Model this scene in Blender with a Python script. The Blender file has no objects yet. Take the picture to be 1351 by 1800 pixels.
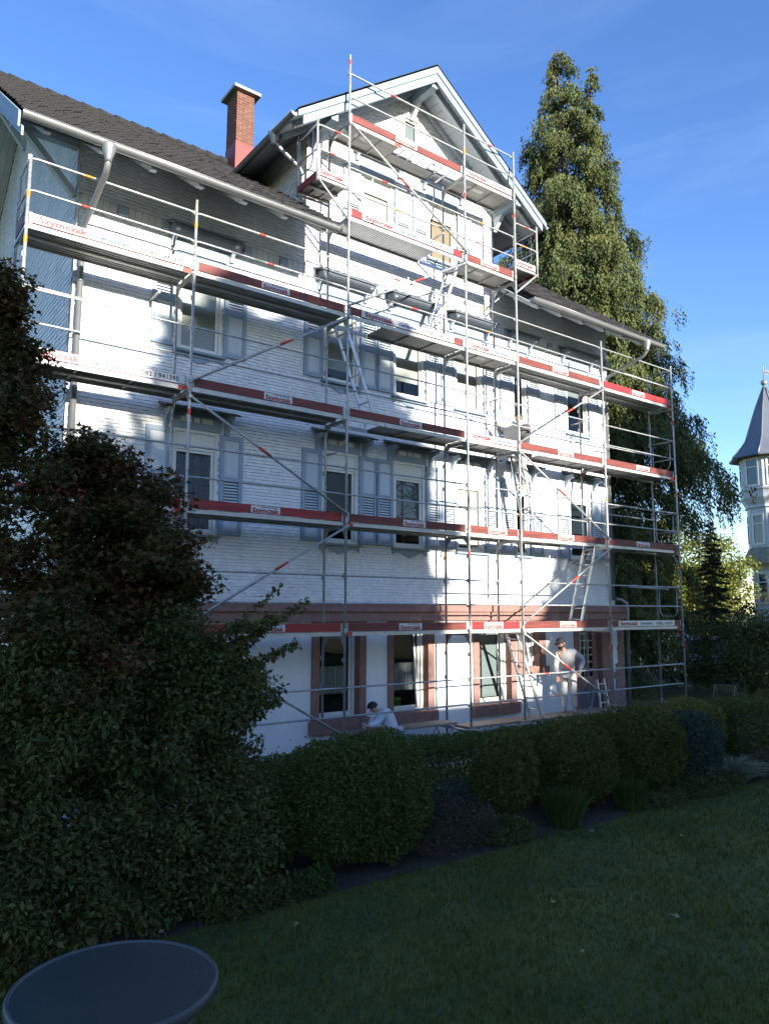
import bpy, math, random
import numpy as np
from mathutils import Vector, Matrix, Quaternion
R = math.radians
scene = bpy.context.scene
COL = scene.collection

# ---------------------------------------------------------------- camera, sky, sun, exposure
cam_d = bpy.data.cameras.new('camera')
cam = bpy.data.objects.new('camera', cam_d)
COL.objects.link(cam)
cam_d.sensor_fit = 'AUTO'
cam_d.sensor_width = 36.0
cam_d.lens = 1319.65 / 1800.0 * 36.0
cam_d.clip_start = 0.1
cam_d.clip_end = 2000.0
_rot = (Matrix.Rotation(R(53.077 - 90.0), 4, 'Z') @ Matrix.Rotation(R(90.0 + 7.487), 4, 'X')
        @ Matrix.Rotation(R(0.138), 4, 'Z'))
cam.matrix_world = Matrix.Translation((-10.72, -11.35, 2.67)) @ _rot
scene.camera = cam

SUN_ELEV = R(14.2)
world = bpy.data.worlds.new('World')
scene.world = world
world.use_nodes = True
wn = world.node_tree.nodes
wl = world.node_tree.links
wn.clear()
w_out = wn.new('ShaderNodeOutputWorld')
w_bg = wn.new('ShaderNodeBackground')
w_sky = wn.new('ShaderNodeTexSky')
w_sky.sky_type = 'NISHITA'
w_sky.sun_disc = False
w_sky.sun_elevation = SUN_ELEV
w_sky.sun_rotation = R(180.0)
w_sky.altitude = 400.0
w_sky.air_density = 1.0
w_sky.dust_density = 0.4
w_sky.ozone_density = 2.5
w_bg.inputs['Strength'].default_value = 0.080
w_hs = wn.new('ShaderNodeHueSaturation')          # camera white balance: a deeper blue
w_hs.inputs['Hue'].default_value = 0.513
w_hs.inputs['Saturation'].default_value = 1.18
wl.new(w_sky.outputs['Color'], w_hs.inputs['Color'])
w_tc = wn.new('ShaderNodeTexCoord')
w_mp = wn.new('ShaderNodeMapping')
w_mp.inputs['Rotation'].default_value = (0.35, 0.5, 0.3)
w_mp.inputs['Scale'].default_value = (1.2, 1.6, 9.0)
w_nz = wn.new('ShaderNodeTexNoise')
w_nz.inputs['Scale'].default_value = 1.7
w_nz.inputs['Detail'].default_value = 7
w_nz.inputs['Roughness'].default_value = 0.55
w_nz.inputs['Distortion'].default_value = 0.5
w_mr = wn.new('ShaderNodeMapRange')
w_mr.inputs['From Min'].default_value = 0.52
w_mr.inputs['From Max'].default_value = 0.80
w_mr.inputs['To Max'].default_value = 0.06
w_mix = wn.new('ShaderNodeMix')
w_mix.data_type = 'RGBA'
w_mix.inputs[7].default_value = (4.2, 4.9, 6.0, 1)
wl.new(w_tc.outputs['Generated'], w_mp.inputs['Vector'])
wl.new(w_mp.outputs['Vector'], w_nz.inputs['Vector'])
wl.new(w_nz.outputs['Fac'], w_mr.inputs['Value'])
wl.new(w_mr.outputs['Result'], w_mix.inputs[0])
wl.new(w_hs.outputs['Color'], w_mix.inputs[6])
wl.new(w_mix.outputs[2], w_bg.inputs['Color'])
wl.new(w_bg.outputs['Background'], w_out.inputs['Surface'])

sun_d = bpy.data.lights.new('sun', 'SUN')
sun_d.energy = 3.0
sun_d.angle = R(0.53)
sun_d.color = (1.0, 0.93, 0.82)
sun = bpy.data.objects.new('sun', sun_d)
COL.objects.link(sun)
sun.rotation_euler = (R(90.0) - SUN_ELEV, 0, 0)
sun.location = (0, -60, 30)

scene.view_settings.view_transform = 'Standard'
scene.view_settings.look = 'None'
scene.view_settings.exposure = 2.2
scene.view_settings.gamma = 1.0
scene.view_settings.use_curve_mapping = False
scene.render.engine = 'CYCLES'
scene.cycles.max_bounces = 6
scene.cycles.transparent_max_bounces = 12
scene.cycles.caustics_reflective = False
scene.cycles.caustics_refractive = False

# ---------------------------------------------------------------- materials
def srgb(r, g, b):
    f = lambda c: ((c / 255.0) / 12.92 if c <= 10.3 else (((c / 255.0) + 0.055) / 1.055) ** 2.4)
    return (f(r), f(g), f(b))

def mat(name, col, rough=0.6, metal=0.0, var=0.0, scale=4.0, island=0.0, col2=None, bump=0.0, bscale=60.0,
        spec=0.4, stretch=None, translucent=0.0, hue=0.0):
    """Principled surface: base colour mixed with a second colour by noise and per loose piece, optional fine bump."""
    m = bpy.data.materials.new(name)
    m.use_nodes = True
    nt = m.node_tree
    N, L = nt.nodes, nt.links
    p = N['Principled BSDF']
    p.inputs['Roughness'].default_value = rough
    p.inputs['Metallic'].default_value = metal
    p.inputs['Specular IOR Level'].default_value = spec
    c1 = (*col, 1)
    p.inputs['Base Color'].default_value = c1
    out = None
    tc = N.new('ShaderNodeTexCoord')
    vec = tc.outputs['Object']
    if stretch:
        mp = N.new('ShaderNodeMapping')
        mp.inputs['Scale'].default_value = stretch
        L.new(vec, mp.inputs['Vector'])
        vec = mp.outputs['Vector']
    if var > 0:
        nz = N.new('ShaderNodeTexNoise')
        nz.inputs['Scale'].default_value = scale
        nz.inputs['Detail'].default_value = 5
        nz.inputs['Roughness'].default_value = 0.62
        L.new(vec, nz.inputs['Vector'])
        rp = N.new('ShaderNodeMapRange')
        rp.inputs['From Min'].default_value = 0.32
        rp.inputs['From Max'].default_value = 0.68
        L.new(nz.outputs['Fac'], rp.inputs['Value'])
        mx = N.new('ShaderNodeMix')
        mx.data_type = 'RGBA'
        c2 = col2 if col2 else tuple(c * (1 - var) for c in col)
        mx.inputs[6].default_value = c1
        mx.inputs[7].default_value = (*c2, 1)
        L.new(rp.outputs['Result'], mx.inputs[0])
        out = mx.outputs[2]
    if island > 0:
        g = N.new('ShaderNodeNewGeometry')
        hs = N.new('ShaderNodeHueSaturation')
        mr = N.new('ShaderNodeMapRange')
        mr.inputs['To Min'].default_value = 1 - island
        mr.inputs['To Max'].default_value = 1 + island
        L.new(g.outputs['Random Per Island'], mr.inputs['Value'])
        L.new(mr.outputs['Result'], hs.inputs['Value'])
        if hue > 0:
            m2 = N.new('ShaderNodeMath')
            m2.operation = 'MULTIPLY'
            m2.inputs[1].default_value = 7.31
            m3 = N.new('ShaderNodeMath')
            m3.operation = 'FRACT'
            mr2 = N.new('ShaderNodeMapRange')
            mr2.inputs['To Min'].default_value = 0.5 - hue
            mr2.inputs['To Max'].default_value = 0.5 + hue
            L.new(g.outputs['Random Per Island'], m2.inputs[0])
            L.new(m2.outputs[0], m3.inputs[0])
            L.new(m3.outputs[0], mr2.inputs['Value'])
            L.new(mr2.outputs['Result'], hs.inputs['Hue'])
        if out is not None:
            L.new(out, hs.inputs['Color'])
        else:
            hs.inputs['Color'].default_value = c1
        out = hs.outputs['Color']
    if out is not None:
        L.new(out, p.inputs['Base Color'])
    if bump > 0:
        bn = N.new('ShaderNodeTexNoise')
        bn.inputs['Scale'].default_value = bscale
        bn.inputs['Detail'].default_value = 4
        L.new(vec, bn.inputs['Vector'])
        b = N.new('ShaderNodeBump')
        b.inputs['Strength'].default_value = bump
        b.inputs['Distance'].default_value = 0.01
        L.new(bn.outputs['Fac'], b.inputs['Height'])
        L.new(b.outputs['Normal'], p.inputs['Normal'])
    if translucent > 0:
        tr = N.new('ShaderNodeBsdfTranslucent')
        ms = N.new('ShaderNodeMixShader')
        ms.inputs[0].default_value = translucent
        if out is not None:
            L.new(out, tr.inputs['Color'])
        else:
            tr.inputs['Color'].default_value = c1
        L.new(p.outputs[0], ms.inputs[1])
        L.new(tr.outputs[0], ms.inputs[2])
        L.new(ms.outputs[0], N['Material Output'].inputs['Surface'])
    return m

def glass_mat(name, tint=(0.75, 0.8, 0.82), ior=1.5, rough=0.0):
    m = bpy.data.materials.new(name)
    m.use_nodes = True
    nt = m.node_tree
    N, L = nt.nodes, nt.links
    N.remove(N['Principled BSDF'])
    t = N.new('ShaderNodeBsdfTransparent')
    t.inputs['Color'].default_value = (*tint, 1)
    g = N.new('ShaderNodeBsdfGlossy')
    g.inputs['Roughness'].default_value = rough
    f = N.new('ShaderNodeFresnel')
    f.inputs['IOR'].default_value = ior
    mx = N.new('ShaderNodeMixShader')
    L.new(f.outputs[0], mx.inputs[0])
    L.new(t.outputs[0], mx.inputs[1])
    L.new(g.outputs[0], mx.inputs[2])
    L.new(mx.outputs[0], N['Material Output'].inputs['Surface'])
    return m

M = {}
M['shingle'] = mat('white_painted_shingle', (0.80, 0.81, 0.82), 0.55, var=0.16, scale=1.1, island=0.07, stretch=(1.6, 1.6, .5), bump=0.15, bscale=40)
M['joint'] = mat('dark_weathered_joint', (0.60, 0.61, 0.62), 0.9, var=0.2, scale=5)
M['plaster'] = mat('white_plaster', (0.76, 0.77, 0.78), 0.75, var=0.08, scale=1.6, bump=0.25, bscale=90)
M['primer'] = mat('fresh_white_patch', (0.74, 0.77, 0.80), 0.7, var=0.08, scale=6)
M['sandstone'] = mat('red_sandstone', (0.27, 0.15, 0.125), 0.75, var=0.25, scale=7, bump=0.2, bscale=70)
M['sandstone2'] = mat('weathered_sandstone', (0.33, 0.21, 0.18), 0.8, var=0.35, scale=8, island=0.15, bump=0.4, bscale=50)
M['shutter'] = mat('blue_grey_paint', (0.28, 0.35, 0.43), 0.5, var=0.10, scale=5)
M['shutter_panel'] = mat('pale_grey_paint', (0.52, 0.57, 0.61), 0.5, var=0.08, scale=5)
M['trim'] = mat('pale_blue_paint', (0.22, 0.295, 0.345), 0.5, var=0.08, scale=3)
M['soffit'] = mat('grey_blue_boarding', (0.50, 0.55, 0.60), 0.6, var=0.16, scale=3, island=0.10)
M['eave'] = mat('grey_white_eave_paint', (0.60, 0.63, 0.66), 0.6, var=0.12, scale=3)
M['canopy'] = mat('dark_grey_hood', (0.10, 0.12, 0.145), 0.55, var=0.2, scale=6)
M['white'] = mat('white_window_paint', (0.72, 0.71, 0.66), 0.4, var=0.05, scale=8)
M['glass'] = glass_mat('window_glass')
M['tile'] = mat('brown_grey_roof_tile', (0.017, 0.017, 0.019), 0.8, var=0.5, scale=5, island=0.30, col2=(0.033, 0.032, 0.033), bump=0.4, bscale=50, spec=0.12)
M['zinc'] = mat('zinc', (0.27, 0.28, 0.285), 0.42, 0.55, var=0.15, scale=4)
M['zinc_dark'] = mat('painted_dark_gutter', (0.20, 0.22, 0.25), 0.5, 0.3, var=0.15, scale=4)
M['brick'] = mat('chimney_brick', (0.15, 0.062, 0.042), 0.8, var=0.3, scale=9, island=0.2, bump=0.3)
M['mortar'] = mat('mortar', (0.42, 0.35, 0.31), 0.9, var=0.2, scale=20)
M['flash'] = mat('red_lead_flashing', (0.20, 0.045, 0.04), 0.55, var=0.15, scale=4)
M['concrete'] = mat('grey_concrete', (0.34, 0.35, 0.36), 0.85, var=0.2, scale=8, bump=0.3)
M['galv'] = mat('galvanised_tube', (0.46, 0.47, 0.47), 0.45, 0.35, var=0.5, scale=22, bump=0.15)
M['alu'] = mat('aluminium', (0.60, 0.61, 0.62), 0.38, 0.8, var=0.15, scale=10)
M['clip'] = mat('red_clip', (0.45, 0.05, 0.035), 0.5)
M['clip_o'] = mat('orange_clip', (0.70, 0.24, 0.03), 0.5)
M['toe_dark'] = mat('maroon_stained_board', (0.20, 0.046, 0.036), 0.6, var=0.5, scale=3, stretch=(0.6, 4, 8), bump=0.15)
M['toe_red'] = mat('red_painted_board', (0.33, 0.032, 0.034), 0.5, var=0.5, scale=3, stretch=(0.6, 4, 8))
M['toe_bright'] = mat('new_red_board', (0.46, 0.025, 0.025), 0.45, var=0.15, scale=3, stretch=(0.6, 4, 8))
M['sign'] = mat('white_sign_film', (0.58, 0.58, 0.56), 0.35, var=0.06, scale=6)
M['ink_red'] = mat('red_sign_print', (0.26, 0.006, 0.010), 0.4)
M['ink_blue'] = mat('blue_sign_print', (0.012, 0.05, 0.15), 0.4)
M['ink_black'] = mat('black_sign_print', (0.010, 0.010, 0.011), 0.4)
M['ply'] = mat('film_faced_deck', (0.46, 0.44, 0.42), 0.6, var=0.35, scale=3, stretch=(0.5, 3, 3))
M['deck_steel'] = mat('steel_deck', (0.62, 0.63, 0.64), 0.5, 0.25, var=0.3, scale=4)
M['deck_edge'] = mat('pale_deck_edge', (0.55, 0.54, 0.50), 0.5, 0.3, var=0.25, scale=5)
M['wood'] = mat('grey_weathered_plank', (0.30, 0.25, 0.20), 0.8, var=0.4, scale=3, stretch=(0.7, 8, 8), bump=0.2)
M['curtain'] = mat('net_curtain', (0.72, 0.72, 0.66), 0.9, var=0.15, scale=20, translucent=0.4)
M['lace'] = mat('lace_curtain', (0.70, 0.71, 0.76), 0.9, var=0.75, scale=28, col2=(0.30, 0.32, 0.40), translucent=0.3)
M['blind'] = mat('cream_roller_blind', (0.55, 0.55, 0.47), 0.6, var=0.06, scale=5)
M['blind_grey'] = mat('grey_green_blind', (0.26, 0.29, 0.28), 0.7, var=0.1, scale=9)
M['blind_wood'] = mat('ochre_slatted_blind', (0.42, 0.29, 0.16), 0.6, var=0.15, scale=5)
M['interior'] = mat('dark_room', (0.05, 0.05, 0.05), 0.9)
M['soil'] = mat('garden_soil', (0.06, 0.05, 0.042), 0.95, var=0.4, scale=6, bump=0.6, bscale=25)
M['lawn'] = mat('lawn_ground', (0.12, 0.125, 0.022), 0.95, var=0.45, scale=1.1, col2=(0.055, 0.07, 0.024), bump=0.5, bscale=30)
M['grass'] = mat('grass_blade', (0.125, 0.135, 0.022), 0.7, island=0.35, hue=0.03, translucent=0.25, spec=0.2, var=0.4, scale=1.3, col2=(0.075, 0.10, 0.018))
M['paving'] = mat('grey_paving', (0.22, 0.21, 0.20), 0.9, var=0.3, scale=5, bump=0.3)
M['asphalt'] = mat('asphalt', (0.05, 0.05, 0.05), 0.9, var=0.2, scale=6)
M['conifer'] = mat('cypress_spray', (0.080, 0.112, 0.042), 0.65, island=0.38, hue=0.025, translucent=0.22, spec=0.25, var=0.5, scale=0.6, col2=(0.120, 0.125, 0.036))
M['bark'] = mat('grey_brown_bark', (0.10, 0.075, 0.055), 0.9, var=0.4, scale=8, stretch=(3, 3, 0.6), bump=0.6, bscale=20)
M['bark_red'] = mat('reddish_bark', (0.13, 0.075, 0.05), 0.9, var=0.4, scale=10, bump=0.6, bscale=25)
M['maple'] = mat('maple_leaf', (0.120, 0.058, 0.024), 0.55, island=0.45, hue=0.05, translucent=0.3, var=0.8, scale=1.6, col2=(0.055, 0.07, 0.02), spec=0.15)
M['shrub'] = mat('shrub_leaf', (0.085, 0.100, 0.030), 0.5, island=0.40, hue=0.03, translucent=0.22, spec=0.15)
M['box'] = mat('boxwood_leaf', (0.075, 0.102, 0.024), 0.45, island=0.40, hue=0.025, translucent=0.2, spec=0.15)
M['hedge'] = mat('hedge_leaf', (0.080, 0.112, 0.024), 0.45, island=0.40, hue=0.025, translucent=0.2, var=0.3, scale=1.0, spec=0.15)
M['yew'] = mat('conifer_bush_leaf', (0.090, 0.100, 0.024), 0.55, island=0.4, hue=0.03, translucent=0.2, var=0.5, scale=1.2, col2=(0.10, 0.09, 0.025), spec=0.15)
M['yew_blue'] = mat('blue_green_bush_leaf', (0.05, 0.08, 0.056), 0.55, island=0.4, hue=0.02, translucent=0.2, spec=0.15)
M['yellow_leaf'] = mat('turning_leaf', (0.22, 0.22, 0.035), 0.6, island=0.4, hue=0.035, translucent=0.35, var=0.6, scale=0.5, col2=(0.13, 0.17, 0.03))
M['bush_tip'] = mat('painted_sun_leaf', (0.125, 0.130, 0.028), 0.55, island=0.4, hue=0.03, translucent=0.25, spec=0.15)  # leaf colour lightened to stand for sun on the bush tip
M['spruce'] = mat('spruce_needle', (0.028, 0.045, 0.028), 0.6, island=0.3, translucent=0.1)
M['heather'] = mat('heather_leaf', (0.095, 0.055, 0.035), 0.7, island=0.4, hue=0.03, var=0.5, scale=3, col2=(0.035, 0.045, 0.02))
M['blade_leaf'] = mat('strap_leaf', (0.055, 0.088, 0.022), 0.5, island=0.35, hue=0.02, translucent=0.2, spec=0.15)
M['pale_leaf'] = mat('silver_strap_leaf', (0.20, 0.23, 0.15), 0.5, island=0.3, translucent=0.2)
M['fallen'] = mat('fallen_leaf_skin', (0.36, 0.31, 0.16), 0.7, var=0.3, scale=30, island=0.15)
M['bigtree'] = mat('broad_tree_leaf', (0.06, 0.08, 0.025), 0.6, island=0.3, translucent=0.2)
M['render_wall'] = mat('cream_render', (0.55, 0.50, 0.42), 0.9, var=0.1, scale=2)
M['tower'] = mat('grey_white_shingle_paint', (0.52, 0.53, 0.54), 0.6, var=0.12, scale=3, bump=0.4, bscale=18)
M['tower_roof'] = mat('grey_sheet_roof', (0.16, 0.18, 0.21), 0.45, 0.2, var=0.15, scale=2)
M['tower_skirt'] = mat('lichen_shingle_roof', (0.30, 0.27, 0.20), 0.9, var=0.4, scale=5, bump=0.5)
M['skin'] = mat('skin', (0.50, 0.29, 0.21), 0.5, spec=0.3)
M['hair'] = mat('dark_hair', (0.022, 0.016, 0.013), 0.6)
M['hoodie'] = mat('pale_grey_hoodie', (0.46, 0.445, 0.44), 0.85, var=0.15, scale=9, bump=0.2, bscale=30)
M['trouser'] = mat('painter_trousers', (0.56, 0.53, 0.51), 0.85, var=0.25, scale=10, bump=0.2, bscale=30)
M['sweater'] = mat('white_sweater', (0.62, 0.64, 0.68), 0.85, var=0.1, scale=9, bump=0.2, bscale=30)
M['jacket'] = mat('dark_grey_jacket', (0.085, 0.08, 0.08), 0.85, var=0.2, scale=8)
M['cap'] = mat('black_cap', (0.02, 0.02, 0.023), 0.8)
M['shoe'] = mat('worn_shoe', (0.34, 0.31, 0.28), 0.8, var=0.3, scale=20)
M['tub_blue'] = mat('blue_grey_tub', (0.26, 0.31, 0.40), 0.5)
M['tub_green'] = mat('lime_tub', (0.20, 0.34, 0.03), 0.4)
M['table_rim'] = mat('grey_powder_coat', (0.075, 0.08, 0.085), 0.45)
M['car'] = mat('white_car_paint', (0.62, 0.64, 0.66), 0.3)
M['car_glass'] = mat('dark_car_glass', (0.03, 0.05, 0.07), 0.08, spec=0.8)
M['rubber'] = mat('rubber', (0.02, 0.02, 0.02), 0.8)
M['lamp_red'] = mat('red_lens', (0.3, 0.01, 0.01), 0.3)

# ---------------------------------------------------------------- mesh building
WL = {}

class MB:
    def __init__(self):
        self.v, self.f, self.m, self.s = [], [], [], []

    def add(self, vs, fs, m=0, smooth=False):
        o = len(self.v)
        self.v += [tuple(p) for p in vs]
        for f in fs:
            self.f.append([i + o for i in f])
            self.m.append(m)
            self.s.append(smooth)
        return self

    def box(self, x0, x1, y0, y1, z0, z1, m=0):
        vs = [(x, y, z) for z in (z0, z1) for y in (y0, y1) for x in (x0, x1)]
        return self.add(vs, [(0, 2, 3, 1), (4, 5, 7, 6), (0, 1, 5, 4), (2, 6, 7, 3), (0, 4, 6, 2), (1, 3, 7, 5)], m)

    def beam(self, p0, p1, w, h, up=(0, 0, 1), m=0):
        p0, p1, up = Vector(p0), Vector(p1), Vector(up)
        d = (p1 - p0).normalized()
        s = d.cross(up).normalized() * (w / 2)
        u = s.cross(d).normalized() * (h / 2)
        vs = [p + a * s + b * u for p in (p0, p1) for b in (-1, 1) for a in (-1, 1)]
        return self.add(vs, [(0, 2, 3, 1), (4, 5, 7, 6), (0, 1, 5, 4), (2, 6, 7, 3), (0, 4, 6, 2), (1, 3, 7, 5)], m)

    def pipe(self, pts, r, n=8, m=0, caps=True):
        pts = [Vector(p) for p in pts]
        rr = r if isinstance(r, (list, tuple)) else [r] * len(pts)
        rings = []
        prev = None
        for i, p in enumerate(pts):
            a = pts[max(0, i - 1)]
            b = pts[min(len(pts) - 1, i + 1)]
            d = (b - a).normalized()
            if prev is None:
                ref = Vector((0, 0, 1)) if abs(d.z) < 0.9 else Vector((1, 0, 0))
                s = d.cross(ref).normalized()
            else:
                s = (prev - d * prev.dot(d)).normalized()
            prev = s
            t = d.cross(s)
            rings.append([p + (s * math.cos(2 * math.pi * k / n) + t * math.sin(2 * math.pi * k / n)) * rr[i] for k in range(n)])
        vs = [q for ring in rings for q in ring]
        fs = []
        for i in range(len(pts) - 1):
            for k in range(n):
                fs.append((i * n + k, i * n + (k + 1) % n, (i + 1) * n + (k + 1) % n, (i + 1) * n + k))
        o = len(self.v)
        self.add(vs, fs, m, True)
        if caps:
            self.f.append([o + k for k in reversed(range(n))])
            self.f.append([o + (len(pts) - 1) * n + k for k in range(n)])
            self.m += [m, m]
            self.s += [False, False]
        return self

    def prism(self, poly, ext, m=0):
        e = Vector(ext)
        a = [Vector(p) for p in poly]
        n = len(a)
        vs = a + [p + e for p in a]
        fs = [tuple(reversed(range(n))), tuple(range(n, 2 * n))] + [(i, (i + 1) % n, n + (i + 1) % n, n + i) for i in range(n)]
        return self.add(vs, fs, m)

    def lathe(self, c, prof, n=16, m=0, smooth=True):
        vs = []
        for r, z in prof:
            for k in range(n):
                a = 2 * math.pi * k / n
                vs.append((c[0] + r * math.cos(a), c[1] + r * math.sin(a), c[2] + z))
        fs = []
        for i in range(len(prof) - 1):
            for k in range(n):
                fs.append((i * n + k, i * n + (k + 1) % n, (i + 1) * n + (k + 1) % n, (i + 1) * n + k))
        self.add(vs, fs, m, smooth)
        o = len(self.v) - len(vs)
        self.f.append([o + k for k in reversed(range(n))])
        self.f.append([o + (len(prof) - 1) * n + k for k in range(n)])
        self.m += [m, m]
        self.s += [False, False]
        return self

    def quad(self, a, b, c, d, m=0):
        return self.add([a, b, c, d], [(0, 1, 2, 3)], m)

    def ellipsoid(self, c, r, n=12, k=8, m=0):
        vs = []
        for i in range(k + 1):
            t = math.pi * i / k
            for j in range(n):
                a = 2 * math.pi * j / n
                vs.append((c[0] + r[0] * math.sin(t) * math.cos(a), c[1] + r[1] * math.sin(t) * math.sin(a), c[2] - r[2] * math.cos(t)))
        fs = [(i * n + j, i * n + (j + 1) % n, (i + 1) * n + (j + 1) % n, (i + 1) * n + j) for i in range(k) for j in range(n)]
        return self.add(vs, fs, m, True)

    def mesh(self, name, mats, off=(0, 0, 0)):
        me = bpy.data.meshes.new(name)
        ox, oy, oz = off
        me.from_pydata([(x - ox, y - oy, z - oz) for x, y, z in self.v], [], self.f)
        ml = mats if isinstance(mats, (list, tuple)) else [mats]
        for mm in ml:
            me.materials.append(M[mm] if isinstance(mm, str) else mm)
        if len(self.f):
            me.polygons.foreach_set('material_index', self.m)
            me.polygons.foreach_set('use_smooth', self.s)
        me.update()
        return me

    def build(self, name, mats, parent=None, loc=None):
        """One mesh object; vertices are given in world metres."""
        base = WL[parent] if parent else (loc or (0, 0, 0))
        return place(name, self.mesh(name, mats, base), parent, base)

def place(name, me, parent=None, loc=(0, 0, 0), rot=None):
    o = bpy.data.objects.new(name, me)
    COL.objects.link(o)
    pl = Vector((0, 0, 0))
    if parent:
        o.parent = parent
        pl = Vector(WL[parent])
    o.location = Vector(loc) - pl
    if rot is not None:
        o.rotation_euler = rot
    WL[o] = Vector(loc)
    return o

def thing(name, label, cat, loc=(0, 0, 0), group=None):
    o = bpy.data.objects.new(name, None)
    COL.objects.link(o)
    o.empty_display_size = 0.2
    o.location = loc
    WL[o] = Vector(loc)
    tag(o, label, cat, group)
    return o

def tag(o, label=None, cat=None, group=None, kind=None):
    if label: o['label'] = label
    if cat: o['category'] = cat
    if group: o['group'] = group
    if kind: o['kind'] = kind
    return o

def np_mesh(name, V, F, mats, midx=None, smooth=False):
    """Fast mesh from a vertex array and a face array with a constant number of corners."""
    me = bpy.data.meshes.new(name)
    n, k = F.shape
    me.vertices.add(len(V))
    me.vertices.foreach_set('co', np.ascontiguousarray(V, dtype=np.float32).ravel())
    me.loops.add(n * k)
    me.loops.foreach_set('vertex_index', np.ascontiguousarray(F, dtype=np.int32).ravel())
    me.polygons.add(n)
    me.polygons.foreach_set('loop_start', np.arange(0, n * k, k, dtype=np.int32))
    me.polygons.foreach_set('loop_total', np.full(n, k, dtype=np.int32))
    for mm in (mats if isinstance(mats, (list, tuple)) else [mats]):
        me.materials.append(M[mm] if isinstance(mm, str) else mm)
    if midx is not None:
        me.polygons.foreach_set('material_index', midx.astype(np.int32))
    me.polygons.foreach_set('use_smooth', np.full(n, smooth, dtype=bool))
    me.update(calc_edges=True)
    return me

def unit(a):
    return a / np.maximum(np.linalg.norm(a, axis=-1, keepdims=True), 1e-9)

LEAF_T = (np.array([[0, 0, 0], [.5, .45, .10], [0, 1, 0], [-.5, .45, .10]]), np.array([[0, 1, 2, 3]]))
_ml = []
for _a, _r in ((270, .15), (312, .52), (338, .34), (10, .92), (38, .42), (90, 1.0), (142, .42), (170, .92), (202, .34), (228, .52)):
    _ml.append([math.cos(R(_a)) * _r * .62, .42 + math.sin(R(_a)) * _r * .6, 0.06 * _r])
MAPLE_T = (np.array([[0, .42, 0]] + _ml), np.array([[0, 1 + i, 1 + (i + 1) % 10] for i in range(10)]))

def leaf_mesh(name, P, A, Nn, L, Wd, mats, tmpl=LEAF_T, midx=None):
    """Instance a leaf template at points P with axis A, normal Nn, length L, width Wd, as one mesh."""
    A = unit(A)
    S = unit(np.cross(A, Nn))
    Nn = np.cross(S, A)
    T, F = tmpl
    V = (P[:, None, :] + T[None, :, 0:1] * (S * Wd[:, None])[:, None, :] + T[None, :, 1:2] * (A * L[:, None])[:, None, :]
         + T[None, :, 2:3] * (Nn * L[:, None])[:, None, :]).reshape(-1, 3)
    n = len(P)
    FF = (F[None, :, :] + (np.arange(n) * len(T))[:, None, None]).reshape(-1, F.shape[1])
    mi = None if midx is None else np.repeat(midx, len(F))
    return np_mesh(name, V, FF, mats, mi)

def rdir(rng, n):
    return unit(rng.normal(size=(n, 3)))

def lumps(P, seed, f=1.0):
    """Cheap smooth 3-D variation in -1..1 used for uneven outlines and gaps."""
    r = np.random.default_rng(seed)
    out = np.zeros(len(P))
    for i in range(6):
        k = r.normal(size=3) * f * (1 + 0.45 * i)
        out += np.sin(P @ k + r.uniform(0, 6.28)) / (1 + 0.35 * i)
    return out / 3.0
# ---------------------------------------------------------------- the setting: ground, bed, paving
W, UL, UR, UR0, VB = 1.06, -7.78, 6.28, 6.52, 10.94      # wall plane, ends of the house, back wall
ZC = (-0.64, 14.64, 0.729, 3.50, -3.40, 1.92)             # gable: centre, ridge z, slope, half width of roof, wall ends
def sheet(name, x0, x1, y0, y1, z, m):
    o = MB().quad((x0, y0, z), (x1, y0, z), (x1, y1, z), (x0, y1, z)).build(name, m)
    return tag(o, kind='structure')
sheet('ground', -450, 600, -450, 600, 0.0, 'lawn')
sheet('garden_bed', -30, 11, -5.02, -2.6, 0.004, 'soil')
sheet('paving', -12, 10, -1.2, 1.3, 0.004, 'paving')
sheet('road', 16.0, 22.0, -20, 60, 0.004, 'asphalt')

# ---------------------------------------------------------------- the house
house = thing('house', 'large white shingled house with shuttered windows and a steep gable, behind the scaffold',
              'house', ((UL + UR) / 2, W, 0))

def wall_grid(mb, u0, u1, z0, z1, holes, v, depth, m=0, mr=0):
    us = sorted({u0, u1, *[h[0] for h in holes], *[h[1] for h in holes]})
    zs = sorted({z0, z1, *[h[2] for h in holes], *[h[3] for h in holes]})
    us = [u for u in us if u0 <= u <= u1]
    zs = [z for z in zs if z0 <= z <= z1]
    for a, b in zip(us, us[1:]):
        for c, d in zip(zs, zs[1:]):
            mu, mz = (a + b) / 2, (c + d) / 2
            if any(h[0] < mu < h[1] and h[2] < mz < h[3] for h in holes):
                continue
            mb.quad((a, v, c), (b, v, c), (b, v, d), (a, v, d), m)
    for a, b, c, d in holes:
        e = v + depth
        mb.quad((a, v, c), (a, e, c), (a, e, d), (a, v, d), mr)
        mb.quad((b, v, d), (b, e, d), (b, e, c), (b, v, c), mr)
        mb.quad((a, v, d), (a, e, d), (b, e, d), (b, v, d), mr)
        mb.quad((b, v, c), (b, e, c), (a, e, c), (a, v, c), mr)

G0 = [(-2.95, -2.02, 0.60, 2.28), (-1.17, -0.25, 0.60, 2.28), (1.24, 2.26, 0.60, 2.28), (2.73, 3.22, 1.37, 2.28), (4.72, 5.62, 0.06, 2.28)]
WC = {'a': (-5.58, .85), 'b': (-2.52, .85), 'c': (-0.745, .85), 'd': (1.04, .85), 'e': (2.75, .46), 'f': (4.93, .85)}
FL = {1: (3.98, 5.83), 2: (7.25, 9.02)}
UPW = []
for fl, (z0, z1) in FL.items():
    for k, (c, w) in WC.items():
        UPW.append((c - w / 2, c + w / 2, z0, z1, fl, k))
for c in (-1.62, 0.25):
    UPW.append((c - .425, c + .425, 10.65, 12.08, 3, 'g'))
ATT = (-0.90, -0.42, 13.30, 13.92)
H4 = [h[:4] for h in UPW]

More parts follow.
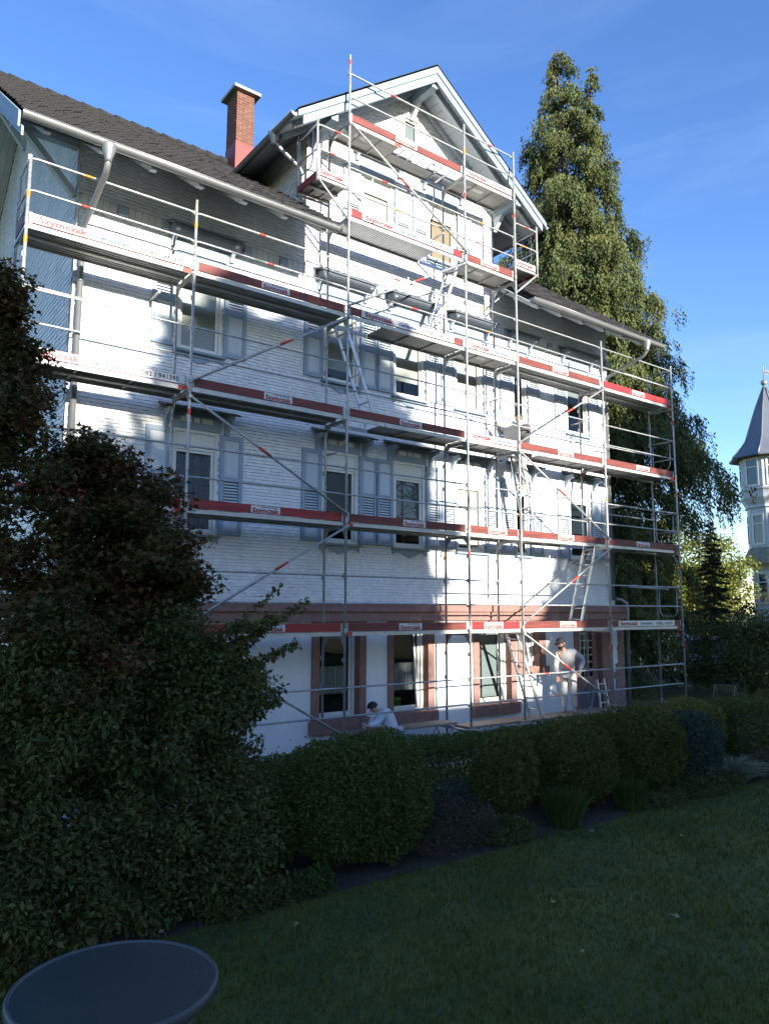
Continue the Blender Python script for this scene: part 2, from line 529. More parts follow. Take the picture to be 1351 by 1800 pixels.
mb = MB()
wall_grid(mb, UL, UR0, 0, 2.5, G0, W, 0.24, 0, 1)
mb.quad((UL, VB, 0), (UL, W, 0), (UL, W, 2.5), (UL, VB, 2.5))
mb.quad((UR0, W, 0), (UR0, VB, 0), (UR0, VB, 2.5), (UR0, W, 2.5))
mb.quad((UR0, VB, 0), (UL, VB, 0), (UL, VB, 2.5), (UR0, VB, 2.5))
mb.build('ground_floor_wall', ['plaster', 'sandstone'], house)

mb = MB()
wall_grid(mb, UL, UR, 2.5, 9.62, [h for h in H4 if h[3] < 9.5], W, 0.16)
wall_grid(mb, ZC[4], ZC[5], 9.62, 12.62, [h for h in H4 if h[3] > 9.6], W, 0.16)
zt = lambda u: ZC[1] - ZC[2] * abs(u - ZC[0])
uz = lambda z: (ZC[1] - z) / ZC[2]
c = ZC[0]
mb.add([(ZC[4], W, 12.62), (ZC[5], W, 12.62), (c + uz(13.3), W, 13.3), (c - uz(13.3), W, 13.3)], [(0, 1, 2, 3)])
mb.add([(c - uz(13.3), W, 13.3), (ATT[0], W, 13.3), (ATT[0], W, ATT[3]), (c - uz(ATT[3]), W, ATT[3])], [(0, 1, 2, 3)])
mb.add([(ATT[1], W, 13.3), (c + uz(13.3), W, 13.3), (c + uz(ATT[3]), W, ATT[3]), (ATT[1], W, ATT[3])], [(0, 1, 2, 3)])
mb.add([(c - uz(ATT[3]), W, ATT[3]), (c + uz(ATT[3]), W, ATT[3]), (c, W, ZC[1])], [(0, 1, 2)])
mb.quad((ATT[0], W, ATT[2]), (ATT[0], W + .16, ATT[2]), (ATT[0], W + .16, ATT[3]), (ATT[0], W, ATT[3]))
mb.quad((ATT[1], W, ATT[3]), (ATT[1], W + .16, ATT[3]), (ATT[1], W + .16, ATT[2]), (ATT[1], W, ATT[2]))
mb.quad((ATT[0], W, ATT[2]), (ATT[1], W, ATT[2]), (ATT[1], W + .16, ATT[2]), (ATT[0], W + .16, ATT[2]))
RZ = lambda v: 9.96 + 0.743 * v
mb.add([(UL, VB, 2.5), (UL, W, 2.5), (UL, W, RZ(W) - .15), (UL, 6, RZ(6) - .15), (UL, VB, RZ(12 - VB) - .15)], [(0, 1, 2, 3, 4)])
mb.add([(UR, W, 2.5), (UR, VB, 2.5), (UR, VB, RZ(12 - VB) - .15), (UR, 6, RZ(6) - .15), (UR, W, RZ(W) - .15)], [(0, 1, 2, 3, 4)])
mb.quad((UR, VB, 2.5), (UL, VB, 2.5), (UL, VB, RZ(12 - VB)), (UR, VB, RZ(12 - VB)))
mb.quad((ZC[4], 5, 9.6), (ZC[4], W, 9.6), (ZC[4], W, 12.62), (ZC[4], 5, 12.62))
mb.quad((ZC[5], W, 9.6), (ZC[5], 5, 9.6), (ZC[5], 5, 12.62), (ZC[5], W, 12.62))
mb.quad((UL, W, 9.62), (UR, W, 9.62), (UR, W, RZ(W) - .12), (UL, W, RZ(W) - .12))
mb.build('upper_wall', 'joint', house)

# a dark sheet inside, the gloom of unlit rooms put into its colour
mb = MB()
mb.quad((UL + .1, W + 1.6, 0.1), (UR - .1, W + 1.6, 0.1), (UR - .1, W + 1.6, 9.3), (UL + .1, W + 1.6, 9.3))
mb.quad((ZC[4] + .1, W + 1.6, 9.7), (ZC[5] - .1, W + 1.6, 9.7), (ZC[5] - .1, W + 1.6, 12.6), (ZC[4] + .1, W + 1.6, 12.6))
mb.build('room_gloom_sheet', 'interior', house)

# wood shingles: thousands of small tapered pieces, a few pixels each
def shingle_rows(rng, a0, a1, z0, z1, keep, org, ea, en, rowh=0.060, wid=0.075, thick=.022):
    Vs = []
    z = z0
    r = 0
    while z < z1:
        edges = np.cumsum(rng.uniform(wid * .75, wid * 1.25, int((a1 - a0) / (wid * .75)) + 2)) + a0 - rng.uniform(0, wid)
        l, rr = edges[:-1], edges[1:]
        ok = (l > a0) & (rr < a1)
        l, rr = l[ok], rr[ok]
        mid = (l + rr) / 2
        k = keep(mid, np.full(len(mid), z + rowh * .5))
        l, rr = l[k], rr[k]
        n = len(l)
        if n:
            zb = z + rng.normal(0, .0022, n)
            th = thick + rng.normal(0, .0022, n)
            g = 0.0010
            def P(a, zz, d):
                return org + a[:, None] * ea + np.stack([np.zeros(n), np.zeros(n), zz], 1) + d[:, None] * en
            zero = np.full(n, 0.001)
            q = np.stack([P(l + g, zb, zero), P(rr - g, zb, zero), P(l + g, zb, th), P(rr - g, zb, th),
                          P(l + g, zb + rowh * .90, th * .72), P(rr - g, zb + rowh * .90, th * .72)], 1)
            Vs.append(q.reshape(-1, 3))
        z += rowh
        r += 1
    return np.concatenate(Vs)

rng = np.random.default_rng(5)
def keep_front(u, z):
    ok = np.ones(len(u), bool)
    for a, b, c0, d in H4 + [ATT]:
        ok &= ~((u > a - .03) & (u < b + .03) & (z > c0 - .03) & (z < d + .03))
    hi = z > 9.60
    inb = (u > ZC[4] + .03) & (u < ZC[5] - .03)
    ok &= ~(hi & inb & (z > ZC[1] - ZC[2] * np.abs(u - ZC[0]) - .12))
    ok &= ~(hi & ~inb & (z > 10.55))
    return ok
S = [shingle_rows(rng, UL, UR, 2.80, 14.5, keep_front, np.array([0, W, 0.]), np.array([1., 0, 0]), np.array([0, -1., 0]))]
S.append(shingle_rows(rng, W, 9.0, 3.6, 15.0, lambda a, z: z < 9.96 + .743 * np.minimum(a, 12 - a) - .2, np.array([UL, 0, 0.]), np.array([0, 1., 0]), np.array([-1., 0, 0]), 0.09, 0.10, .017))
S.append(shingle_rows(rng, W, 4.2, 10.2, 12.45, lambda a, z: z > 9.96 + .743 * a + .02, np.array([ZC[4], 0, 0.]), np.array([0, 1., 0]), np.array([-1., 0, 0]), 0.09, 0.10, .020))
SV = np.concatenate(S)
n = len(SV) // 6
SF = (np.array([[0, 1, 3, 2], [2, 3, 5, 4]])[None] + (np.arange(n) * 6)[:, None, None]).reshape(-1, 4)
base = np.array(WL[house])
sh = place('shingle_cladding', np_mesh('shingle_cladding', SV - base, SF, 'shingle'), house, WL[house])
tag(sh, kind='stuff')

# frieze of short hanging boards under the eaves and the jagged shingle skirt across the gable
mb = MB()
u = UL + .05
i = 0
while u < UR - .1:
    if i % 6 == 5:
        mb.box(u + .03, u + .17, W - .10, W, 9.36, 9.50, 1)
        u += .2
    else:
        mb.prism([(u + .004, W - .045, 9.30 + .02), (u + .03, W - .045, 9.295), (u + .086, W - .045, 9.295), (u + .112, W - .045, 9.32), (u + .112, W - .045, 9.54), (u + .004, W - .045, 9.54)], (0, .035, 0), 0)
        u += .116
    i += 1
tag(mb.build('frieze', ['eave', 'shutter'], house), kind='stuff')
mb = MB()
mb.box(UL, UR, W - .06, W, 9.54, 9.60)
mb.build('frieze_rail', 'eave', house)
mb = MB()
u = ZC[4]
while u < ZC[5] - .07:
    h = random.Random(int(u * 1000)).uniform(0, .02)
    mb.add([(u, W - .002, 9.74), (u + .07, W - .002, 9.74), (u + .005, W - .085, 9.605 + h), (u + .067, W - .085, 9.605 + h), (u + .005, W - .06, 9.60 + h), (u + .067, W - .06, 9.60 + h)],
           [(2, 3, 1, 0), (4, 5, 3, 2), (0, 4, 2), (1, 3, 5)])
    u += .072
tag(mb.build('shingle_skirt', 'shingle', house), kind='stuff')

# sandstone: ledge, window surrounds, quoins
mb = MB()
mb.box(UL - .08, UR0 + .09, W - .09, W + .02, 2.46, 2.65)
mb.box(UL - .14, UR0 + .15, W - .15, W + .02, 2.652, 2.80)
mb.box(UR0 - .02, UR0 + .09, W + .02, VB, 2.46, 2.65)
mb.box(UR0 - .02, UR0 + .15, W + .02, VB, 2.652, 2.80)
mb.build('sandstone_ledge', 'sandstone', house)
SUR = [(-3.12, -2.95, -2.02, -1.86, .60), (-1.31, -1.17, -.25, -.07, .60), (1.07, 1.24, 2.26, 2.44, .60), (2.49, 2.73, 3.22, 3.46, 1.37), (4.55, 4.72, 5.62, 5.98, .02)]
for a, b, c0, d, zb in SUR:
    mb = MB()
    mb.box(a, b, W - .035, W, zb, 2.457)
    mb.box(c0, d, W - .035, W, zb, 2.457)
    mb.box(b, c0, W - .035, W, 2.28, 2.457)
    s = mb.build('window_surround', 'sandstone', house)
    if zb > .1:
        MB().box(a - .05, (a + d) / 2 - .002, W - .10, W, zb - .25 if zb < 1 else zb - .17, zb - .002).build('sill_stone', 'sandstone', s)
        MB().box((a + d) / 2 + .002, d + .05, W - .10, W, zb - .25 if zb < 1 else zb - .17, zb - .002).build('sill_stone', 'sandstone', s)
qm = {}
for k in range(8):
    w = .46 if k % 2 else .34
    mb = MB().box(UR0 - w, UR0 + .03, W - .04, W + .3, .02 + k * .304, .02 + (k + 1) * .304 - .012)
    mb.build('quoin', 'sandstone2', house)
mb = MB()
mb.prism([(6.03, W - .046, 1.12), (6.13, W - .046, 1.10), (6.13, W - .046, 1.30), (6.24, W - .046, 1.33), (6.24, W - .046, 1.66), (6.20, W - .046, 1.68), (6.26, W - .046, 1.80), (6.25, W - .046, 2.15), (6.22, W - .046, 2.44), (6.05, W - .046, 2.44), (6.03, W - .046, 2.0), (6.06, W - .046, 1.6)], (0, .004, 0))
mb.build('white_patch', 'primer', house)

# upper windows: frame > pane, blind, sill ; shutters > panels and louvre slats ; hoods > brackets
def window(u0, u1, z0, z1, cover, box=.28, proud=True, v=W):
    w = u1 - u0
    mb = MB()
    fo = .05                                                 # architrave face
    vf0, vf1 = v - .018, v + .03
    t = .055 if w > .5 else .04
    def ring(a, b, c0, d, t, y0, y1):
        mb.box(a, a + t, y0, y1, c0, d)
        mb.box(b - t, b, y0, y1, c0, d)
        mb.box(a + t, b - t, y0, y1, d - t, d)
        mb.box(a + t, b - t, y0, y1, c0, c0 + t)
    ring(u0, u1, z0, z1, t, vf0, vf1)
    zt_ = z1 - t - box
    if box > 0:
        mb.box(u0 + t, u1 - t, v + .012, v + .05, zt_, z1 - t)
    ring(u0 + t, u1 - t, z0 + t, zt_, .05, v + .035, v + .075)
    a, b, c0, d = u0 + t + .05, u1 - t - .05, z0 + t + .05, zt_ - .05
    f = mb.build('window', 'white', house)
    MB().quad((a - .01, v + .056, c0 - .01), (b + .01, v + .056, c0 - .01), (b + .01, v + .056, d + .01), (a - .01, v + .056, d + .01)).build('pane', 'glass', f)
    kind, frac = cover
    if kind:
        zb = d - (d - c0) * frac
        mb = MB()
        if kind in ('blind', 'blind_wood', 'blind_grey'):
            n = max(3, int((d - zb) / .05))
            for k in range(n):
                zz = d - (k + 1) * (d - zb) / n
                hh = (d - zb) / n
                mb.quad((a - .03, v + .095, zz), (b + .03, v + .095, zz), (b + .03, v + .088, zz + hh * .86), (a - .03, v + .088, zz + hh * .86))
                mb.quad((a - .03, v + .088, zz + hh * .86), (b + .03, v + .088, zz + hh * .86), (b + .03, v + .095, zz + hh), (a - .03, v + .095, zz + hh))
        else:
            n = 26
            for k in range(n):
                x0 = a + (b - a) * k / n
                x1 = a + (b - a) * (k + 1) / n
                y = lambda kk: v + .10 + .022 * math.sin(kk * 1.9)
                mb.quad((x0, y(k), zb), (x1, y(k + 1), zb), (x1, y(k + 1), d + .05), (x0, y(k), d + .05))
        mb.build('curtain' if kind in ('lace', 'curtain') else 'roller_blind', kind, f)
    return f

SLAT = MB().box(-.138, .138, -.020, .020, -.004, .004).mesh('slat', 'shutter_panel')
def shutter(u0, u1, z0, z1, style):
    w = u1 - u0
    y0, y1 = W - .062, W - .022
    mb = MB()
    st = .075
    mb.box(u0, u0 + st, y0, y1, z0, z1)
    mb.box(u1 - st, u1, y0, y1, z0, z1)
    H = z1 - z0
    if style == 1:
        cuts = [(0, .19, 'p'), (.23, .53, 'l'), (.58, .95, 'p')]
    elif style == 2:
        cuts = [(.04, .46, 'p'), (.53, .96, 'l')]
    else:
        cuts = [(.05, .40, 'l'), (.47, .95, 'p')]
    zz = z0
    for a, b, t in cuts:
        za, zb = z0 + max(a, .045) * H, z0 + b * H
        mb.box(u0 + st, u1 - st, y0, y1, zz, za)
        zz = zb
    mb.box(u0 + st, u1 - st, y0, y1, zz, z1)
    for zh in (z0 + .22, z1 - .2):
        mb.box(u0 - .012, u0 + .02, y0 - .012, y0, zh, zh + .09)
    s = mb.build('shutter', 'shutter', house)
    for a, b, t in cuts:
        za, zb = z0 + max(a, .045) * H, z0 + b * H
        if t == 'p':
            m2 = MB()
            m2.box(u0 + st, u1 - st, y0 + .016, y1 - .01, za, zb)
            m2.box(u0 + st + .03, u1 - st - .03, y0 + .008, y0 + .016, za + .03, zb - .03)
            m2.build('panel', 'shutter_panel', s)
        else:
            n = max(4, int(round((zb - za) / .055)))
            for k in range(n):
                place('slat', SLAT, s, ((u0 + u1) / 2, (y0 + y1) / 2, za + (k + .5) * (zb - za) / n), (R(50), 0, 0))
            m2 = MB().box(u0 + st, u1 - st, y1 - .006, y1 - .002, za, zb).build('louvre_back', 'canopy', s)
    return s

def hood(uc, w, z, deep=.36, curved=True):
    a, b = uc - w, uc + w
    mb = MB()
    mb.prism([(a, W - deep, z + .00), (a, W - deep, z + .035), (a, W - .002, z + .16), (a, W - .002, z + .125)], (b - a, 0, 0), 0)
    if curved:
        pts = [(a + .05, W - .02, z - .13)] + [(a + .05, W - .02 - (deep - .05) * math.sin(R(q)), z - .13 + .13 * (1 - math.cos(R(q)))) for q in (20, 40, 60, 75, 90)] + [(a + .05, W - .02, z + .06)]
        mb.prism(pts, (b - a - .1, 0, 0), 0)
    h = mb.build('window_hood', 'canopy', house)
    for x in (a + .10, b - .17):
        pr = [(x, W, z + .02), (x, W - deep + .03, z + .01), (x, W - deep + .06, z - .07), (x, W - .17, z - .11), (x, W - .09, z - .22), (x, W - .08, z - .30), (x, W, z - .32)]
        MB().prism(pr, (.07, 0, 0)).build('bracket', 'shutter', h)
    return h

COV = {(1, 'a'): ('lace', 1.0), (1, 'b'): ('blind_grey', .72), (1, 'c'): ('blind_grey', .86), (1, 'd'): ('blind', .97), (1, 'e'): (None, 0), (1, 'f'): (None, 0),
       (2, 'a'): ('blind', 1.0), (2, 'b'): ('blind', .86), (2, 'c'): ('blind', .80), (2, 'd'): ('blind', 1.0), (2, 'e'): (None, 0), (2, 'f'): ('blind_grey', .35)}
for u0, u1, z0, z1, fl, k in UPW:
    uc = (u0 + u1) / 2
    if fl == 3:
        cover = ('blind', 1.0) if uc < -1 else ('blind_wood', 1.0)
    else:
        cover = COV[(fl, k)]
    f = window(u0, u1, z0, z1, cover, .30 if fl != 2 else .10)
    # valance with a wavy lower edge under the sill
    half = (u1 - u0) / 2 + .07
    MB().box(uc - half, uc + half, W - .11, W - .015, z0 - .045, z0 - .004).build('sill', 'trim', f)
    prof = []
    for q in range(25):
        s = q / 24
        t = abs(2 * s - 1)
        dz = .10 + .055 * math.cos(t * math.pi * 1.5) * (1 - .3 * t) + (.012 * math.cos(s * 40) if t < .35 else 0)
        prof.append((uc - half + .02 + (2 * half - .04) * s, W - .04, z0 - .05 - dz))
    MB().prism([(uc - half + .02, W - .04, z0 - .046)] + prof + [(uc + half - .02, W - .04, z0 - .046)], (0, .02, 0)).build('valance', 'shutter', f)
    st = {1: 1, 2: 2, 3: 3}[fl]
    sw = .44
    if fl != 3 or True:
        shutter(u0 - .035 - sw, u0 - .035, z0 + .02, z1 - .02, st)
        shutter(u1 + .035, u1 + .035 + sw, z0 + .02, z1 - .02, st)
    zl = z1 + .005
    zh = {1: 6.10, 2: 9.40, 3: 12.56}[fl]
    mb = MB()
    mb.box(uc - half + .02, uc + half - .02, W - .035, W - .002, zl, zh + .02, 0)
    mb.box(uc - .30, uc - .10, W - .045, W - .035, zh - .14, zh - .05, 1)
    mb.box(uc - .05, uc + .05, W - .045, W - .035, zh - .14, zh - .05, 1)
    mb.box(uc + .10, uc + .30, W - .045, W - .035, zh - .14, zh - .05, 1)
    mb.build('lintel_board', ['shutter', 'white'], house)
    hood(uc, .70 if (u1 - u0) > .6 else .50, zh, .36, fl != 1)
window(ATT[0], ATT[1], ATT[2], ATT[3], ('blind_grey', 1.0), 0)

# ground floor windows, set deep in sandstone, one sash tilted open
for i, (u0, u1, z0, z1) in enumerate(G0[:4]):
    v = W + .17
    f = window(u0, u1 - .0, z0, z1, {0: ('curtain', 0), 1: ('curtain', 0), 2: ('blind_grey', .99), 3: ('blind_grey', 1.0)}[i], 0, True, v)
    if i < 2:
        a, b = u0 + .12, u1 - .12
        mb = MB()
        zb, ztp = (z0 + .45, z0 + .98) if i == 0 else (z0 + .42, z0 + .98)
        for k in range(30):
            x0, x1 = a + (b - a) * k / 30, a + (b - a) * (k + 1) / 30
            y = lambda kk: v + .088 + .022 * math.sin(kk * 1.7)
            mb.quad((x0, y(k), zb + .012 * math.sin(k * 1.7)), (x1, y(k + 1), zb + .012 * math.sin((k + 1) * 1.7)), (x1, y(k + 1), ztp), (x0, y(k), ztp))
        mb.build('cafe_curtain', 'curtain', f)
# tilted sash leaning inwards out of the second window and the third one
for (u0, u1, z0, z1) in (G0[1], G0[2], G0[3]):
    mb = MB()
    v0 = W + .14
    mb.beam((u1 - .17, v0 - .01, z0 + .06), (u1 - .17, v0 + .13, z1 - .10), .05, .05)
    mb.beam((u1 - .06, v0 - .01, z0 + .06), (u1 - .06, v0 - .01, z1 - .06), .04, .04)
    mb.build('tilted_sash', 'white', house)

# cellar and side door at the right end: brick-red frame, lattice glazing above, dark opening under it
d0 = MB()
d0.box(4.725, 5.615, W + .10, W + .15, .74, 1.02)
d0.box(4.725, 4.79, W + .10, W + .15, 1.02, 2.278)
d0.box(5.40, 5.615, W + .10, W + .15, 1.02, 2.278)
door = d0.build('door', 'sandstone', house)
MB().quad((4.79, W + .14, 1.02), (5.40, W + .14, 1.02), (5.40, W + .14, 2.278), (4.79, W + .14, 2.278)).build('pane', 'glass', door)
mb = MB()
for k in range(1, 4):
    x = 4.79 + .61 * k / 4
    mb.box(x - .008, x + .008, W + .118, W + .134, 1.02, 2.278)
for k in range(1, 7):
    z = 1.02 + 1.258 * k / 7
    mb.box(4.79, 5.40, W + .114, W + .130, z - .008, z + .008)
mb.build('glazing_bar', 'white', door)
mb = MB()
for k in range(5):
    x = 4.725 + .178 * k
    mb.box(x + .003, x + .175, W + .115, W + .14, .065, .738)
mb.build('door_board', 'canopy', door)

# ---------------------------------------------------------------- roof
AL = math.atan(.743)
VE = -0.34                                                # outer edge of the eaves
GLf, GRt = -8.95, 6.80
mb = MB()
def slope_slab(mb, u0, u1, v0, v1, th=.09, dz=0.0, m=0):
    for s in (1, -1):
        f = (lambda v: v) if s > 0 else (lambda v: 12 - v)
        a = [(f(v0), RZ(v0) + dz), (f(v1), RZ(v1) + dz), (f(v1), RZ(v1) + dz - th), (f(v0), RZ(v0) + dz - th)]
        mb.prism([(u0, y, z) for y, z in a], (u1 - u0, 0, 0), m)
slope_slab(mb, GLf, -3.42, VE + .03, 6.0)
slope_slab(mb, 1.94, GRt, VE + .03, 6.0)
slope_slab(mb, -3.42, 1.94, 2.3, 6.0)
roof = mb.build('roof', 'tile', house)

TN = 7
def tile_arrays():
    w, L = .300, .40
    vs, fs = [], []
    for j, (y, dz) in enumerate(((0, .042), (L, .002))):
        for i in range(TN):
            x = w * i / (TN - 1)
            z = .032 * math.cos(2 * math.pi * i / (TN - 1)) + .03 + dz
            vs.append((x, y, z))
    for i in range(TN):
        x = w * i / (TN - 1)
        vs.append((x, 0.004, .032 * math.cos(2 * math.pi * i / (TN - 1)) + .030 + .005))
    for i in range(TN - 1):
        fs.append((i, i + 1, TN + i + 1, TN + i))
        fs.append((2 * TN + i, 2 * TN + i + 1, i + 1, i))
    return np.array(vs), np.array(fs)
TV, TF = tile_arrays()
tile_me = MB().add([tuple(p) for p in TV], [tuple(f) for f in TF], 0, True).mesh('roof_tile', 'tile')
rows = int(((6.0 - VE) / math.cos(AL)) / .34)
ca, sa = math.cos(AL), math.sin(AL)
rng = np.random.default_rng(11)
rest = []
cols = int((GRt - GLf) / .30)
for cidx in range(cols):
    u0 = GLf + cidx * .30
    um = u0 + .15
    for r in range(rows + 1):
        s = r * .34 - .03
        v, z = VE + s * ca, RZ(VE) + s * sa + .002
        if v > 5.97:
            continue
        d = abs(um - ZC[0])
        inside = ZC[4] - .05 < um < ZC[5] + .05
        if inside or (d < ZC[3] - .05 and z + .1 > ZC[1] - ZC[2] * d):
            if not (d < ZC[3] - .05 and not inside and z + .1 < ZC[1] - ZC[2] * d):
                continue
        j = rng.normal(0, .006, 2)
        if cidx < 13:
            place('roof_tile', tile_me, house, (u0 + j[0] * .5, v + j[1], z), (AL + rng.normal(0, .008), rng.normal(0, .006), 0))
        else:
            T = TV.copy()
            T[:, 0] += j[0] * .5
            y = T[:, 1] * ca - T[:, 2] * sa
            zz = T[:, 1] * sa + T[:, 2] * ca
            rest.append(np.stack([T[:, 0] + u0, y + v + j[1], zz + z], 1))
RV = np.concatenate(rest)
nt_ = len(rest)
RF = (TF[None] + (np.arange(nt_) * len(TV))[:, None, None]).reshape(-1, 4)
tag(place('roof_tiling', np_mesh('roof_tiling', RV - np.array(WL[house]), RF, 'tile', None, True), house, WL[house]), kind='stuff')
ridge_me = MB()
ridge_me.pipe([(-.22, 0, 0), (-.2, 0, 0), (.21, 0, -.012)], [.02, .125, .105], 10)
ridge_me = ridge_me.mesh('ridge_tile', 'tile')
u = GLf + .15
while u < GRt:
    if not (-1.1 < u < -.4):
        place('ridge_tile', ridge_me, house, (u, 6.0, RZ(6) + .02), (0, rng.normal(0, .02), 0))
    u += .39

# eaves: rafters, soffit boards, gutters
for (a, b) in ((GLf, -3.52), (1.72, GRt)):
    for k in range(11):
        v = VE + .06 + k * .122
        mb = MB().prism([(a + .03, v, RZ(v) - .095), (a + .03, v + .118, RZ(v + .118) - .095), (a + .03, v + .118, RZ(v + .118) - .115), (a + .03, v, RZ(v) - .115)], (b - a - .06, 0, 0))
        mb.build('soffit_board', 'soffit', house)
    u = a + .35
    while u < b - .1:
        MB().prism([(u, VE + .14, RZ(VE + .14) - .118), (u, W, RZ(W) - .118), (u, W, RZ(W) - .26), (u, VE + .26, RZ(VE + .26) - .24), (u, VE + .14, RZ(VE + .14) - .17)], (.10, 0, 0)).build('rafter_tail', 'eave', house)
        u += .80
def gutter(pts, m='zinc', r=.085, joints=True):
    p0, p1 = Vector(pts[0]), Vector(pts[1])
    d = (p1 - p0).normalized()
    up = Vector((0, 0, 1))
    s = d.cross(up).normalized()
    mb = MB()
    n = 9
    for rr, flip in ((r, False), (r - .008, True)):
        ring = [s * math.cos(math.pi + math.pi * k / n) * rr + up * math.sin(math.pi + math.pi * k / n) * rr for k in range(n + 1)]
        vs = [p0 + q for q in ring] + [p1 + q for q in ring]
        fs = [(k, k + 1, n + 2 + k, n + 1 + k) for k in range(n)]
        mb.add(vs, [tuple(reversed(f)) for f in fs] if flip else fs, 0, True)
    for e in (p0, p1):
        ring = [e + s * math.cos(math.pi + math.pi * k / n) * r + up * math.sin(math.pi + math.pi * k / n) * r for k in range(n + 1)]
        mb.add(ring, [tuple(range(n + 1))])
    mb.pipe([p0 + s * r, p1 + s * r], .011, 6)
    mb.pipe([p0 - s * r, p1 - s * r], .011, 6)
    L = (p1 - p0).length
    k = 1.0
    while joints and k < L:
        c0 = p0 + d * k
        ring = [s * math.cos(math.pi + math.pi * j / n) * (r + .006) + up * math.sin(math.pi + math.pi * j / n) * (r + .006) for j in range(n + 1)]
        vs = [c0 + q for q in ring] + [c0 + d * .035 + q for q in ring]
        mb.add(vs, [(j, j + 1, n + 2 + j, n + 1 + j) for j in range(n)], 0, True)
        k += 1.05
    return mb.build('gutter', m, house)
gutter([(GLf + .02, VE - .05, 9.69), (-3.56, VE - .05, 9.67)])
gutter([(1.66, VE - .05, 9.69), (GRt - .02, VE - .05, 9.68)])
gutter([(-4.20, .19, 12.06), (-4.20, 2.85, 12.07)], 'zinc', .075)
gutter([(2.92, .19, 12.06), (2.92, 2.85, 12.07)], 'zinc', .075)

def downpipe(pts, r=.05, hop=True, m='zinc'):
    mb = MB()
    mb.pipe(pts, r, 12)
    if hop:
        x, y, z = pts[0]
        mb.lathe((x, y, z - .02), [(.052, -.16), (.055, -.10), (.10, .02), (.115, .10), (.118, .12)], 14)
    for z in (8.0, 6.2, 4.3, 1.6):
        p = pts[-2]
        if pts[-1][2] < z < p[2]:
            mb.lathe((p[0], p[1], z), [(r + .008, -.02), (r + .008, .02)], 12)
            mb.box(p[0] - .012, p[0] + .012, p[1], W + .01, z - .01, z + .01)
    return mb.build('downpipe', m, house)
downpipe([(-7.72, -.40, 9.55), (-7.72, -.39, 9.36), (-7.72, -.30, 9.24), (-7.70, .84, 8.92), (-7.69, .95, 8.78), (-7.69, .95, .05)])
downpipe([(6.02, -.40, 9.55), (6.02, -.39, 9.38), (6.02, -.30, 9.28), (6.04, .86, 9.0), (6.05, .94, 8.88), (6.05, .94, 2.95)], .045)
downpipe([(6.10, .90, 2.98), (6.28, .86, 2.97), (6.42, .80, 2.86), (6.44, .80, 2.7), (6.44, .84, .05)], .045, False)
downpipe([(-4.19, 1.02, 11.98), (-4.17, 1.02, 11.88), (-3.62, 1.0, 11.55), (-3.54, .99, 11.44), (-3.54, .99, 10.72)], .045)

for s in (1, -1):
    f = (lambda v: v) if s > 0 else (lambda v: 12 - v)
    for k in range(8):
        x0 = GLf + .03 + k * (UL - GLf - .04) / 8
        x1 = GLf + .03 + (k + 1) * (UL - GLf - .04) / 8 - .006
        MB().prism([(x0, f(VE + .08), RZ(VE + .08) - .121), (x0, f(5.98), RZ(5.98) - .121), (x0, f(5.98), RZ(5.98) - .139), (x0, f(VE + .08), RZ(VE + .08) - .139)], (x1 - x0, 0, 0)).build('soffit_board', 'soffit', house)
# left verge: bargeboards, soffit and struts of the end gable
for (off, h, d) in ((0, .24, 0.0), (.05, .14, -.22)):
    for s in (1, -1):
        f = (lambda v: v) if s > 0 else (lambda v: 12 - v)
        uu = GLf - .03 + off
        pr = [(uu, f(VE - .06), RZ(VE - .06) + .03 + d), (uu, f(6.0), RZ(6.0) + .03 + d), (uu, f(6.0), RZ(6.0) + .03 + d - h), (uu, f(VE - .06), RZ(VE - .06) + .03 + d - h)]
        MB().prism(pr, (.03, 0, 0)).build('bargeboard', 'trim', house)
for (v, zl) in ((1.2, 1.0), (5.9, 1.2)):
    z = RZ(v) - .30
    MB().box(GLf + .12, UL, v - .07, v + .07, z - .16, z).build('purlin_end', 'soffit', house)
    MB().beam((UL - .02, v, z - zl), (GLf + .35, v, z - .15), .10, .12, (0, 1, 0)).build('strut', 'soffit', house)

# gable roof of the front bay
cz, zr, sl, hw = ZC[0], ZC[1], ZC[2], ZC[3]
VF = 0.17
mb = MB()
for s in (1, -1):
    for (dz0, dz1, m, v0, v1) in ((.02, -.04, 0, VF + .02, 6.0), (.075, .02, 1, VF - .03, 6.0)):
        a = [(cz, zr + dz0), (cz + s * hw, zr - sl * hw + dz0), (cz + s * hw, zr - sl * hw + dz1), (cz, zr + dz1)]
        vs = []
        for u, z in a:
            vback = 6.0 if abs(u - cz) < .01 else 2.95
            vs.append((u, v0, z))
        vs += [(u, (6.0 if abs(u - cz) < .01 else 2.95), z) for u, z in a]
        mb.add(vs, [(0, 1, 2, 3), (7, 6, 5, 4), (0, 4, 5, 1), (1, 5, 6, 2), (2, 6, 7, 3), (3, 7, 4, 0)], m)
mb.build('gable_roof', ['eave', 'tile'], house)
gal = math.atan(sl)
